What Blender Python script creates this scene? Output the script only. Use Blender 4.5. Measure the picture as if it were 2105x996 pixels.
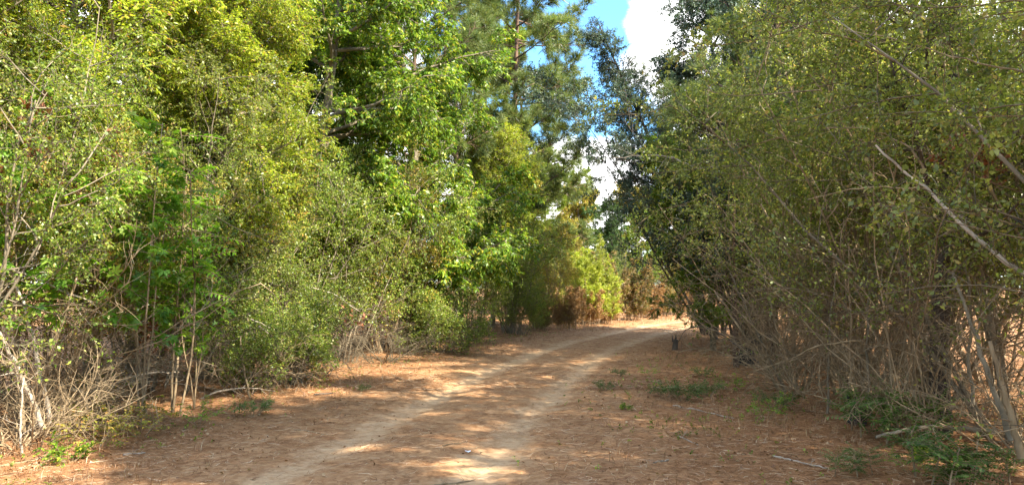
import bpy, math
import numpy as np

for o in list(bpy.data.objects):
    bpy.data.objects.remove(o, do_unlink=True)
S = bpy.context.scene
COL = S.collection
R = math.radians

# ------------------------------------------------------------------ camera
FPX, CX, CY, HOR, CAMZ = 1560.0, 1052.5, 498.0, 590.0, 1.6
PITCH = math.atan((HOR - CY) / FPX)
cam = bpy.data.cameras.new('camera')
cam.sensor_width = 36.0
cam.lens = 36.0 * FPX / 2105.0
cam.clip_end = 3000
cam.clip_start = 0.05
camo = bpy.data.objects.new('camera', cam)
camo.location = (0, 0, CAMZ)
camo.rotation_euler = (R(90) + PITCH, 0, 0)
COL.objects.link(camo)
S.camera = camo

def at(px, py, Y):
    """world point at depth Y seen at pixel (px, py) of the 2105 x 996 photograph"""
    a = (px - CX) / FPX
    b = (CY - py) / FPX
    dy = math.cos(PITCH) - b * math.sin(PITCH)
    dz = math.sin(PITCH) + b * math.cos(PITCH)
    return np.array([a / dy * Y, Y, CAMZ + dz / dy * Y])

# ------------------------------------------------------------------ light
SUN_DIR = np.array([0.84, -0.54, 0.0]); SUN_EL = R(43)
SUN_DIR = SUN_DIR / np.linalg.norm(SUN_DIR)
sd = np.array([SUN_DIR[0] * math.cos(SUN_EL), SUN_DIR[1] * math.cos(SUN_EL), math.sin(SUN_EL)])
from mathutils import Vector
sl = bpy.data.lights.new('sun', 'SUN')
sl.energy = 4.0
sl.angle = R(0.5)
sl.color = (1.0, 0.93, 0.80)
so = bpy.data.objects.new('sun', sl)
so.rotation_euler = Vector(sd).to_track_quat('Z', 'Y').to_euler()
so.location = (30, -10, 40)
COL.objects.link(so)

W = bpy.data.worlds.new('World'); S.world = W; W.use_nodes = True
nt = W.node_tree; nt.nodes.clear()
def N(tree, typ, **kw):
    n = tree.nodes.new(typ)
    for k, v in kw.items():
        if k.startswith('i_'):
            n.inputs[k[2:].replace('_', ' ')].default_value = v
        else:
            setattr(n, k, v)
    return n
out = N(nt, 'ShaderNodeOutputWorld')
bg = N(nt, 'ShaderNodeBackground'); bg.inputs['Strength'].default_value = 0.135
sky = N(nt, 'ShaderNodeTexSky', sky_type='NISHITA', sun_disc=False)
sky.sun_elevation = SUN_EL; sky.ozone_density = 5.0; sky.dust_density = 0.2; sky.air_density = 1.3
sky.sun_rotation = math.atan2(SUN_DIR[0], SUN_DIR[1])
tc = N(nt, 'ShaderNodeTexCoord')
nz = N(nt, 'ShaderNodeTexNoise'); nz.inputs['Scale'].default_value = 3.2; nz.inputs['Detail'].default_value = 8; nz.inputs['Roughness'].default_value = 0.62
mp = N(nt, 'ShaderNodeMapping'); mp.inputs['Scale'].default_value = (1, 1, 1.9); mp.inputs['Location'].default_value = (0.3, 1.2, 0.4)
nt.links.new(tc.outputs['Generated'], mp.inputs['Vector']); nt.links.new(mp.outputs['Vector'], nz.inputs['Vector'])
def blob(px, py, rad):
    """a cloud bank centred on a direction of the sky"""
    p = at(px, py, 1.0) - np.array([0, 0, CAMZ]); p = p / np.linalg.norm(p)
    d = N(nt, 'ShaderNodeVectorMath', operation='DISTANCE'); nt.links.new(tc.outputs['Generated'], d.inputs[0]); d.inputs[1].default_value = p
    m = N(nt, 'ShaderNodeMapRange'); m.inputs['From Min'].default_value = rad; m.inputs['From Max'].default_value = 0.0
    m.inputs['To Min'].default_value = 0; m.inputs['To Max'].default_value = 1
    nt.links.new(d.outputs['Value'], m.inputs['Value'])
    return m.outputs['Result']
def mx(op, a, b):
    m = N(nt, 'ShaderNodeMath', operation=op)
    for i, v in enumerate((a, b)):
        if isinstance(v, (int, float)): m.inputs[i].default_value = v
        else: nt.links.new(v, m.inputs[i])
    return m.outputs['Value']
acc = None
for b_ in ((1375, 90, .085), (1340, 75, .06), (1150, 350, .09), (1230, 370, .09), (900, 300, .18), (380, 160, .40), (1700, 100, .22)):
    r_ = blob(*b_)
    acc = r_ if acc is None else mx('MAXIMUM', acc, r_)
# free sky away from the view gets broken clouds too, kept bright to lift the shade
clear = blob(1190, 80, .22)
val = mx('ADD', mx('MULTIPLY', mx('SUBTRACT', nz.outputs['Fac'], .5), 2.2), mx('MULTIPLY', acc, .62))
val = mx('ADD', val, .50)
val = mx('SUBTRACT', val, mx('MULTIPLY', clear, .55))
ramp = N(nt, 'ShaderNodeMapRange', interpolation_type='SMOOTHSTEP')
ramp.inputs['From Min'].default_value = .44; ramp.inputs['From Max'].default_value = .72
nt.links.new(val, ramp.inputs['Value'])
mixc = N(nt, 'ShaderNodeMix', data_type='RGBA')
nt.links.new(ramp.outputs['Result'], mixc.inputs['Factor'])
deep = N(nt, 'ShaderNodeVectorMath', operation='MULTIPLY'); deep.inputs[1].default_value = (.46, .66, .78)
nt.links.new(sky.outputs['Color'], deep.inputs[0]); nt.links.new(deep.outputs[0], mixc.inputs['A'])
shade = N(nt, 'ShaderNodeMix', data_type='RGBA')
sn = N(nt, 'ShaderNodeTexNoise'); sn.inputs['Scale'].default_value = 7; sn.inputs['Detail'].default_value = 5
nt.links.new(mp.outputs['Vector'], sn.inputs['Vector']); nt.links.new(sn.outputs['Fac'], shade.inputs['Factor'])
shade.inputs['A'].default_value = (4.2, 4.3, 4.5, 1); shade.inputs['B'].default_value = (8.0, 7.8, 7.6, 1)  # cloud radiance raised to brighten the shaded ground and thicket
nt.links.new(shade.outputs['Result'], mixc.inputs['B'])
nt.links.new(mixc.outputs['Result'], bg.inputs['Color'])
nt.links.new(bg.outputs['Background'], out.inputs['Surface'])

S.view_settings.view_transform = 'Standard'
S.view_settings.look = 'None'
S.view_settings.gamma = 1
S.view_settings.exposure = 2.3
S.render.engine = 'CYCLES'
S.cycles.max_bounces = 4
S.cycles.diffuse_bounces = 2
S.cycles.glossy_bounces = 1
S.cycles.transmission_bounces = 3

# ------------------------------------------------------------------ materials
def new_mat(name):
    m = bpy.data.materials.new(name); m.use_nodes = True
    m.node_tree.nodes.clear()
    return m, m.node_tree

def leaf_mat(name, cols, trans=0.45, tint=0.35, tcol=(1.25, 1.25, 0.6), gloss=0.03):
    m, t = new_mat(name)
    o = N(t, 'ShaderNodeOutputMaterial')
    a = N(t, 'ShaderNodeAttribute', attribute_name='rnd')
    r = N(t, 'ShaderNodeValToRGB')
    els = r.color_ramp.elements
    while len(els) < len(cols): els.new(0.5)
    for i, (p, c) in enumerate(cols):
        els[i].position = p; els[i].color = (*c, 1)
    t.links.new(a.outputs['Fac'], r.inputs['Fac'])
    g = N(t, 'ShaderNodeNewGeometry')
    n = N(t, 'ShaderNodeTexNoise'); n.inputs['Scale'].default_value = 0.9; n.inputs['Detail'].default_value = 2
    t.links.new(g.outputs['Position'], n.inputs['Vector'])
    mr = N(t, 'ShaderNodeMapRange'); mr.inputs['From Min'].default_value = .3; mr.inputs['From Max'].default_value = .7
    mr.inputs['To Min'].default_value = 1 - tint; mr.inputs['To Max'].default_value = 1 + tint
    t.links.new(n.outputs['Fac'], mr.inputs['Value'])
    vm = N(t, 'ShaderNodeVectorMath', operation='SCALE')
    t.links.new(r.outputs['Color'], vm.inputs[0]); t.links.new(mr.outputs['Result'], vm.inputs['Scale'])
    d = N(t, 'ShaderNodeBsdfDiffuse'); t.links.new(vm.outputs[0], d.inputs['Color'])
    vt = N(t, 'ShaderNodeVectorMath', operation='MULTIPLY'); vt.inputs[1].default_value = tcol
    t.links.new(vm.outputs[0], vt.inputs[0])
    tr = N(t, 'ShaderNodeBsdfTranslucent'); t.links.new(vt.outputs[0], tr.inputs['Color'])
    ms = N(t, 'ShaderNodeMixShader'); ms.inputs[0].default_value = trans
    t.links.new(d.outputs[0], ms.inputs[1]); t.links.new(tr.outputs[0], ms.inputs[2])
    gl = N(t, 'ShaderNodeBsdfGlossy'); gl.inputs['Roughness'].default_value = 0.42
    m2 = N(t, 'ShaderNodeMixShader'); m2.inputs[0].default_value = gloss
    t.links.new(ms.outputs[0], m2.inputs[1]); t.links.new(gl.outputs[0], m2.inputs[2])
    t.links.new(m2.outputs[0], o.inputs['Surface'])
    return m

def bark_mat(name, c1, c2, scale=6.0, patch=None):
    m, t = new_mat(name)
    o = N(t, 'ShaderNodeOutputMaterial')
    tcn = N(t, 'ShaderNodeTexCoord')
    mpn = N(t, 'ShaderNodeMapping'); mpn.inputs['Scale'].default_value = (1, 1, .3)
    t.links.new(tcn.outputs['Object'], mpn.inputs['Vector'])
    n = N(t, 'ShaderNodeTexNoise'); n.inputs['Scale'].default_value = scale; n.inputs['Detail'].default_value = 5
    t.links.new(mpn.outputs[0], n.inputs['Vector'])
    r = N(t, 'ShaderNodeValToRGB')
    r.color_ramp.elements[0].position = .35; r.color_ramp.elements[0].color = (*c1, 1)
    r.color_ramp.elements[1].position = .65; r.color_ramp.elements[1].color = (*c2, 1)
    t.links.new(n.outputs['Fac'], r.inputs['Fac'])
    b = N(t, 'ShaderNodeBsdfPrincipled'); b.inputs['Roughness'].default_value = .9
    t.links.new(r.outputs['Color'], b.inputs['Base Color'])
    bp = N(t, 'ShaderNodeBump'); bp.inputs['Strength'].default_value = .6; bp.inputs['Distance'].default_value = .02
    n2 = N(t, 'ShaderNodeTexNoise'); n2.inputs['Scale'].default_value = scale * 5; n2.inputs['Detail'].default_value = 3
    t.links.new(mpn.outputs[0], n2.inputs['Vector'])
    t.links.new(n2.outputs['Fac'], bp.inputs['Height']); t.links.new(bp.outputs[0], b.inputs['Normal'])
    t.links.new(b.outputs[0], o.inputs['Surface'])
    return m

M = {}
M['privet'] = leaf_mat('privet_leaves', [(0, (0.078, 0.138, 0.0168)), (0.5, (0.174, 0.246, 0.0312)), (0.85, (0.312, 0.372, 0.06)), (1, (0.432, 0.348, 0.096))])
M['privet_dull'] = leaf_mat('dull_olive_leaves', [(0, (0.1078, 0.1462, 0.0308)), (0.5, (0.2002, 0.2388, 0.054)), (0.85, (0.3234, 0.3542, 0.0924)), (1, (0.4312, 0.308, 0.1232))], trans=.5)
M['bright'] = leaf_mat('bright_green_leaves', [(0, (0.06, 0.14, 0.012)), (0.5, (0.14, 0.24, 0.02)), (0.85, (0.27, 0.35, 0.035)), (1, (0.45, 0.36, 0.04))], trans=.45)
M['lime'] = leaf_mat('yellow_green_leaves', [(0, (.13, .20, .015)), (.5, (.28, .35, .03)), (.85, (.42, .45, .05)), (.94, (.48, .38, .06)), (1, (.42, .20, .06))], trans=.48)
M['sapling'] = leaf_mat('sapling_leaves', [(0, (.09, .22, .02)), (.6, (.17, .34, .03)), (1, (.32, .42, .05))], trans=.5)
M['cedar'] = leaf_mat('blue_green_leaves', [(0, (0.045, 0.078, 0.054)), (0.6, (0.0826, 0.1276, 0.09)), (1, (0.165, 0.18, 0.1276))], trans=.25)
M['dark'] = leaf_mat('dark_green_leaves', [(0, (0.028, 0.07, 0.0168)), (0.6, (0.056, 0.119, 0.0252)), (1, (0.112, 0.168, 0.042))], trans=.35)
M['pine'] = leaf_mat('pine_needles', [(0, (.07, .12, .035)), (.6, (.14, .19, .055)), (1, (.28, .27, .08))], trans=.35)
M['pine_lime'] = leaf_mat('young_pine_needles', [(0, (0.108, 0.18, 0.024)), (0.6, (0.204, 0.288, 0.036)), (1, (0.336, 0.336, 0.072))], trans=.4)
M['feather'] = leaf_mat('feathery_green_leaves', [(0, (.20, .27, .03)), (.6, (.37, .42, .05)), (1, (.46, .44, .10))], trans=.4)
M['feather_rust'] = leaf_mat('feathery_brown_leaves', [(0, (0.22, 0.121, 0.0495)), (0.6, (0.363, 0.198, 0.088)), (1, (0.462, 0.33, 0.143))], trans=.3, tint=.25)
M['feather_mix'] = leaf_mat('feathery_mixed_leaves', [(0, (.10, .13, .03)), (.4, (.17, .18, .05)), (.5, (.28, .15, .07)), (1, (.38, .25, .11))], trans=.35)
M['autumn'] = leaf_mat('yellowing_leaves', [(0, (0.133, 0.1596, 0.0266)), (0.5, (0.266, 0.266, 0.0399)), (0.8, (0.4788, 0.3724, 0.0665)), (1, (0.5054, 0.2261, 0.0798))], trans=.45)
M['deadleaf'] = leaf_mat('dead_brown_leaves', [(0, (.12, .045, .02)), (.6, (.25, .09, .04)), (1, (.36, .16, .09))], trans=.25)
M['straw'] = leaf_mat('dry_straw', [(0, (.16, .075, .034)), (.5, (.30, .155, .07)), (.85, (.40, .26, .13)), (1, (.52, .40, .24))], trans=.15, tint=.15, gloss=.03)
M['litter'] = leaf_mat('pine_needle_litter', [(0, (.11, .042, .018)), (.5, (.30, .14, .062)), (.8, (.45, .27, .14)), (1, (.62, .49, .33))], trans=.1, tint=.15, gloss=.03)
M['bark_grey'] = bark_mat('grey_bark', (.11, .085, .05), (.25, .20, .13))
M['twig'] = bark_mat('twig_bark', (.07, .055, .03), (.17, .13, .075))
M['bark_tan'] = bark_mat('tan_bark', (.15, .10, .05), (.36, .26, .145))
M['bark_pale'] = bark_mat('pale_dead_bark', (.25, .20, .14), (.45, .38, .29), 9)
M['bark_dark'] = bark_mat('dark_bark', (.05, .038, .028), (.12, .09, .065))
M['bark_pine'] = bark_mat('pine_bark', (.055, .032, .02), (.17, .10, .06), 5)
M['stump_black'] = bark_mat('black_wood', (.006, .005, .005), (.025, .02, .018))  # near-black for the two added stumps

# ------------------------------------------------------------------ mesh helpers
def nrm(v):
    return v / np.maximum(np.linalg.norm(v, axis=-1, keepdims=True), 1e-9)

def perp_to(T, rng):
    r = rng.normal(size=T.shape)
    r = r - (r * T).sum(-1, keepdims=True) * T
    return nrm(r)

def grow(base, d, length, K, wander, trop, rng):
    n = len(base)
    P = np.empty((n, K, 3)); P[:, 0] = base
    d = nrm(d).copy(); step = (length / (K - 1))[:, None]
    trop = np.asarray(trop, float)
    for k in range(1, K):
        d = nrm(d + rng.normal(size=d.shape) * wander + trop)
        P[:, k] = P[:, k - 1] + d * step
    return P

def sample(P, idx, t):
    K = P.shape[1]
    f = np.clip(t, 0, .9999) * (K - 1); k = f.astype(int); u = (f - k)[:, None]
    a = P[idx, k]; b = P[idx, k + 1]
    return a + (b - a) * u, nrm(b - a)

def branch(P, n, t0, t1, ang, ln, K, wander, trop, rng, plen=None, tip=0.5):
    """children: n per parent; length ln*(1 - tip*t) * parent factor; returns P2, idx, t"""
    m = len(P)
    idx = np.repeat(np.arange(m), n)
    t = ((np.tile(np.arange(n), m) + rng.rand(m * n)) / n) * (t1 - t0) + t0
    b, T = sample(P, idx, t)
    a = R(1) * rng.uniform(ang[0], ang[1], m * n)[:, None]
    d = T * np.cos(a) + perp_to(T, rng) * np.sin(a)
    L = rng.uniform(ln[0], ln[1], m * n) * (1 - tip * t)
    return grow(b, d, L, K, wander, trop, rng), idx, t

def make_mesh(name, V, F, k, mat, rnd=None, smooth=False):
    """V (n,3), F (m,k)"""
    me = bpy.data.meshes.new(name)
    me.vertices.add(len(V)); me.vertices.foreach_set('co', np.ascontiguousarray(V, dtype=np.float32).ravel())
    me.loops.add(F.size); me.loops.foreach_set('vertex_index', np.ascontiguousarray(F, dtype=np.int32).ravel())
    me.polygons.add(len(F)); me.polygons.foreach_set('loop_start', np.arange(0, F.size, k, dtype=np.int32))
    me.update(calc_edges=True)
    if rnd is not None:
        at_ = me.attributes.new('rnd', 'FLOAT', 'FACE')
        at_.data.foreach_set('value', np.asarray(rnd, dtype=np.float32))
    if smooth:
        me.polygons.foreach_set('use_smooth', np.ones(len(F), dtype=bool))
    me.materials.append(mat)
    return me

class Geo:
    """collects quads"""
    def __init__(s): s.V = []; s.F = []; s.r = []; s.n = 0
    def add(s, V, F, r=None):
        s.V.append(V); s.F.append(F + s.n); s.n += len(V)
        s.r.append(r if r is not None else np.zeros(len(F)))
    def tubes(s, P, r0, r1, sides=3, power=1.0, lump=0, rng=None):
        n, K, _ = P.shape
        T = np.empty_like(P)
        T[:, 1:-1] = P[:, 2:] - P[:, :-2]; T[:, 0] = P[:, 1] - P[:, 0]; T[:, -1] = P[:, -1] - P[:, -2]
        T = nrm(T)
        ref = np.array([.31, .22, .1]) + 0 * T
        alt = np.abs((T * nrm(ref)).sum(-1)) > .9
        ref[alt] = [.9, -.3, .2]
        U = nrm(np.cross(T, ref)); Vv = np.cross(T, U)
        tt = np.linspace(0, 1, K)[None, :] ** power
        r0 = np.broadcast_to(np.asarray(r0, float), (n,)); r1 = np.broadcast_to(np.asarray(r1, float), (n,))
        rad = r0[:, None] * (1 - tt) + r1[:, None] * tt
        if lump: rad = rad * (1 + lump * rng.normal(size=rad.shape))
        a = np.arange(sides) * 2 * np.pi / sides
        ring = P[:, :, None] + rad[:, :, None, None] * (U[:, :, None] * np.cos(a)[None, None, :, None] + Vv[:, :, None] * np.sin(a)[None, None, :, None])
        base = (np.arange(n)[:, None] * K + np.arange(K - 1)[None, :])[:, :, None] * sides
        j = np.arange(sides); j2 = (j + 1) % sides
        F = np.stack([base + j, base + j2, base + sides + j2, base + sides + j], -1).reshape(-1, 4)
        s.add(ring.reshape(-1, 3), F)
        # tip caps on the ends (quad fan only when 4 or more sides)
        if sides >= 4:
            e = (np.arange(n) * K + K - 1) * sides
            caps = []
            for q in range(1, sides - 2 + 1, 2):
                caps.append(np.stack([e, e + q, e + q + 1, e + min(q + 2, sides - 1)], -1) if q + 2 <= sides - 1 else None)
            caps = [c for c in caps if c is not None]
            for c in caps: s.F.append(c + s.n - n * K * sides); s.r.append(np.zeros(len(c)))
    def leaves(s, P, m, L, Wd, rng, t0=0.15, t1=1.0, ang=(40, 80), droop=0.0, flat=0.5, fold=0.12, planar=False, keep=None, rb=0.0):
        n = len(P)
        idx = np.repeat(np.arange(n), m)
        t = ((np.tile(np.arange(m), n) + .5 * rng.rand(n * m)) / m) * (t1 - t0) + t0
        b, T = sample(P, idx, t)
        if keep is not None:
            kk = rng.rand(len(b)) < keep(b); b = b[kk]; T = T[kk]; idx = idx[kk]; t = t[kk]
        q = len(b)
        a = R(1) * rng.uniform(ang[0], ang[1], q)[:, None]
        if planar:
            nh = nrm(perp_to(nrm(P[:, -1] - P[:, 0]), rng) * .45 + np.array([0, 0, 1.0]))[idx]
            side = nrm(np.cross(T, nh)) * np.where(np.arange(q) % 2 == 0, 1, -1)[:, None]
        else:
            side = perp_to(T, rng)
        ax = nrm(T * np.cos(a) + side * np.sin(a) + np.array([0, 0, -droop]))
        up = np.array([0, 0, 1.0]) * flat + rng.normal(size=(q, 3)) * (1 - flat) * .8
        wd = nrm(np.cross(ax, up)); nn = np.cross(wd, ax)
        l = rng.uniform(L[0], L[1], q)[:, None]; w = l * rng.uniform(Wd[0], Wd[1], q)[:, None]
        fo = l * fold
        v0 = b; v1 = b + ax * l * .45 + wd * w * .5 + nn * fo; v2 = b + ax * l - nn * fo * .6; v3 = b + ax * l * .45 - wd * w * .5 + nn * fo
        V = np.stack([v0, v1, v2, v3], 1).reshape(-1, 3)
        F = np.arange(q * 4).reshape(-1, 4)
        s.add(V, F, np.clip(rng.rand(q) + rb, 0, 1))
    def star(s, P, m, L, rng, t0=.2, t1=1.0, droop=.3, lobes=5):
        """broad lobed leaves, each made of a few pointed blades fanning from the stalk"""
        n = len(P)
        idx = np.repeat(np.arange(n), m)
        t = rng.uniform(t0, t1, n * m)
        b, T = sample(P, idx, t); q = len(b)
        ax = nrm(T * .5 + perp_to(T, rng) + np.array([0, 0, -droop]))
        b = b + ax * L[0] * .4
        wd = nrm(np.cross(ax, np.array([0, 0, 1.0]) + rng.normal(size=(q, 3)) * .35)); nn = np.cross(wd, ax)
        l = rng.uniform(L[0], L[1], q)[:, None]
        rn = rng.rand(q)
        for i in range(lobes):
            th = (i - (lobes - 1) / 2) * R(52)
            d = ax * math.cos(th) + wd * math.sin(th); e = -ax * math.sin(th) + wd * math.cos(th)
            ll = l * (1 - .12 * abs(i - (lobes - 1) / 2))
            V = np.stack([b, b + d * ll * .5 + e * ll * .2 + nn * ll * .05, b + d * ll - nn * ll * .1, b + d * ll * .5 - e * ll * .2 + nn * ll * .05], 1).reshape(-1, 3)
            s.add(V, np.arange(q * 4).reshape(-1, 4), rn)
    def needles(s, P, m, nn_, L, w, rng, t0=.5):
        """tufts of long needles at the ends of twigs"""
        n = len(P)
        idx = np.repeat(np.arange(n), m)
        t = rng.uniform(t0, 1.0, n * m)
        b, T = sample(P, idx, t)
        b = np.repeat(b, nn_, 0); T = np.repeat(T, nn_, 0); q = len(b)
        a = np.abs(rng.normal(.75, .35, q))[:, None]
        d = nrm(T * np.cos(a) + perp_to(T, rng) * np.sin(a))
        l = rng.uniform(L[0], L[1], q)[:, None]
        sde = perp_to(d, rng) * w
        tip = b + d * l + np.array([0, 0, -.12]) * l
        V = np.stack([b - sde * .5, b + sde * .5, tip + sde * .25, tip - sde * .25], 1).reshape(-1, 3)
        s.add(V, np.arange(q * 4).reshape(-1, 4), rng.rand(q))
    def mesh(s, name, mat, smooth=False):
        V = np.concatenate(s.V); F = np.concatenate(s.F); r = np.concatenate(s.r)
        return make_mesh(name, V, F, 4, mat, r, smooth)

# ------------------------------------------------------------------ object helpers
def link(name, data, parent=None):
    o = bpy.data.objects.new(name, data); COL.objects.link(o)
    if parent is not None: o.parent = parent
    return o
def tag(o, label=None, cat=None, group=None, kind=None):
    if label: o['label'] = label
    if cat: o['category'] = cat
    if group: o['group'] = group
    if kind: o['kind'] = kind
    return o
def place(name, label, cat, parts, loc, rz=0, sc=1.0, group=None, tilt=(0, 0)):
    """an Empty at the base with one child per part; parts = [(name, mesh), ...]"""
    e = link(name, None); e.location = loc; e.rotation_euler = (tilt[0], tilt[1], rz)
    e.scale = sc if isinstance(sc, tuple) else (sc, sc, sc)
    e.empty_display_size = .3
    tag(e, label, cat, group)
    for pn, me in parts:
        link(pn, me, e)
    return e

# ------------------------------------------------------------------ ground shape
CLY = np.array([-60, -20, 0, 5, 6.7, 10, 13.5, 19, 25.5, 31, 37, 43, 47, 51, 54])
CLX = np.array([-14, -5, -2.0, -1.35, -1.08, -.55, .2, 1.45, 3.8, 6.2, 9.6, 14, 18, 24, 32.])
def road_d(x, y):
    """signed distance to the middle of the road"""
    x = np.asarray(x, float); y = np.asarray(y, float)
    cx_ = np.interp(y, CLY, CLX)
    sl_ = (np.interp(y + .5, CLY, CLX) - np.interp(y - .5, CLY, CLX))
    sl_ = np.where(y > 52, 2.2, sl_)
    return (x - cx_) / np.sqrt(1 + sl_ ** 2)
def wob(x, y):
    return (np.sin(x * 1.3 + y * .7) + np.sin(x * .6 - y * 1.1 + 1.7) + np.sin(x * 2.9 + y * 2.3 + .5) * .4) / 2.4
def gz(x, y):
    x = np.asarray(x, float); y = np.asarray(y, float)
    d = road_d(x, y)
    z = .03 * wob(x * .8, y * .8)
    z = z - .035 * np.exp(-((np.abs(d) - .82) / .28) ** 2)
    left = np.clip((-d - 2.2) / 3.5, 0, 1); z = z + .18 * left * left
    far = np.clip((y - 42) / 14, 0, 1)
    return z + .5 * far * far * (3 - 2 * far)

# ------------------------------------------------------------------ ground
def axis(a0, a1, st, lim, g=1.18):
    v = list(np.arange(a0, a1 + 1e-6, st)); s_ = st
    while v[-1] < lim: s_ *= g; v.append(v[-1] + s_)
    s_ = st
    while v[0] > -lim: s_ *= g; v.insert(0, v[0] - s_)
    return np.array(v)
def build_ground():
    xs = axis(-7, 9, .07, 700); ys = axis(4.5, 30, .09, 700)
    X, Y = np.meshgrid(xs, ys)
    rng = np.random.RandomState(5)
    Z = gz(X, Y)
    near = (np.abs(X) < 10) & (Y > 0) & (Y < 32)
    Z = Z + near * rng.normal(size=Z.shape) * .005
    V = np.stack([X, Y, Z], -1).reshape(-1, 3)
    ny, nx = X.shape
    i = (np.arange(ny - 1)[:, None] * nx + np.arange(nx - 1)[None]).ravel()
    F = np.stack([i, i + 1, i + nx + 1, i + nx], -1)
    m, t = new_mat('dirt_and_litter')
    o = N(t, 'ShaderNodeOutputMaterial')
    g = N(t, 'ShaderNodeNewGeometry')
    ad = N(t, 'ShaderNodeAttribute', attribute_name='road_distance')
    def noise(sc, det=6, ro=.6, st=None):
        n = N(t, 'ShaderNodeTexNoise'); n.inputs['Scale'].default_value = sc; n.inputs['Detail'].default_value = det; n.inputs['Roughness'].default_value = ro
        if st:
            mpp = N(t, 'ShaderNodeMapping'); mpp.inputs['Scale'].default_value = st
            t.links.new(g.outputs['Position'], mpp.inputs['Vector']); t.links.new(mpp.outputs[0], n.inputs['Vector'])
        else: t.links.new(g.outputs['Position'], n.inputs['Vector'])
        return n.outputs['Fac']
    def math_(op, a, b=None, c=None):
        n = N(t, 'ShaderNodeMath', operation=op)
        for k, v in enumerate((a, b, c)):
            if v is None: continue
            if isinstance(v, (int, float)): n.inputs[k].default_value = v
            else: t.links.new(v, n.inputs[k])
        return n.outputs['Value']
    def rng_(v, a, b, c=0., d=1., smooth=True):
        n = N(t, 'ShaderNodeMapRange'); 
        if smooth: n.interpolation_type = 'SMOOTHSTEP'
        n.inputs['From Min'].default_value = a; n.inputs['From Max'].default_value = b; n.inputs['To Min'].default_value = c; n.inputs['To Max'].default_value = d
        t.links.new(v, n.inputs['Value']); return n.outputs['Result']
    def mixc_(f, a, b):
        n = N(t, 'ShaderNodeMix', data_type='RGBA')
        for nm, v in (('Factor', f), ('A', a), ('B', b)):
            if isinstance(v, tuple): n.inputs[nm].default_value = (*v, 1)
            elif isinstance(v, (int, float)): n.inputs[nm].default_value = v
            else: t.links.new(v, n.inputs[nm])
        return n.outputs['Result']
    d = math_('ABSOLUTE', ad.outputs['Fac'])
    # worn sandy wheel tracks with ragged edges
    off = math_('ABSOLUTE', math_('SUBTRACT', d, .82))
    ragged = math_('ADD', off, math_('MULTIPLY', math_('SUBTRACT', noise(1.6, 8, .65), .5), 1.25))
    track = math_('MULTIPLY', rng_(ragged, .38, .0), rng_(noise(5.5, 7, .7), .3, .62, .45, 1.0))
    hump = rng_(math_('ADD', d, math_('MULTIPLY', math_('SUBTRACT', noise(.9, 6), .5), 2.0)), 2.9, 1.5)
    n_f = noise(14, 8, .7); n_m = noise(3.1, 6); n_x = noise(70, 4, .7)
    litter = mixc_(rng_(n_f, .3, .7), (.19, .085, .034), (.42, .215, .095))
    litter = mixc_(rng_(n_x, .45, .75, 0, .6), litter, (.42, .26, .13))
    dirt = mixc_(rng_(n_f, .3, .7), (.31, .165, .072), (.48, .28, .14))
    sand = mixc_(rng_(n_f, .3, .7), (.45, .28, .145), (.58, .40, .23))
    c = mixc_(math_('MULTIPLY', hump, rng_(n_m, .38, .58)), litter, dirt)
    c = mixc_(math_('MULTIPLY', track, rng_(n_x, .25, .5, .55, 1)), c, sand)
    b = N(t, 'ShaderNodeBsdfPrincipled'); b.inputs['Roughness'].default_value = .95
    b.inputs['Specular IOR Level'].default_value = .15
    t.links.new(c, b.inputs['Base Color'])
    bp = N(t, 'ShaderNodeBump'); bp.inputs['Strength'].default_value = .8; bp.inputs['Distance'].default_value = .025
    hh = math_('ADD', math_('MULTIPLY', n_f, 1.0), math_('MULTIPLY', n_x, .5))
    t.links.new(hh, bp.inputs['Height']); t.links.new(bp.outputs[0], b.inputs['Normal'])
    t.links.new(b.outputs[0], o.inputs['Surface'])
    me = make_mesh('ground', V, F, 4, m, None, True)
    at_ = me.attributes.new('road_distance', 'FLOAT', 'POINT')
    at_.data.foreach_set('value', road_d(X, Y).ravel().astype(np.float32))
    tag(link('ground', me), kind='structure')
build_ground()

# ------------------------------------------------------------------ species
def up(z0, z1, lo=.0, hi=1.0):
    def f(b): return lo + (hi - lo) * np.clip((b[:, 2] - z0) / (z1 - z0), 0, 1)
    return f

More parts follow.
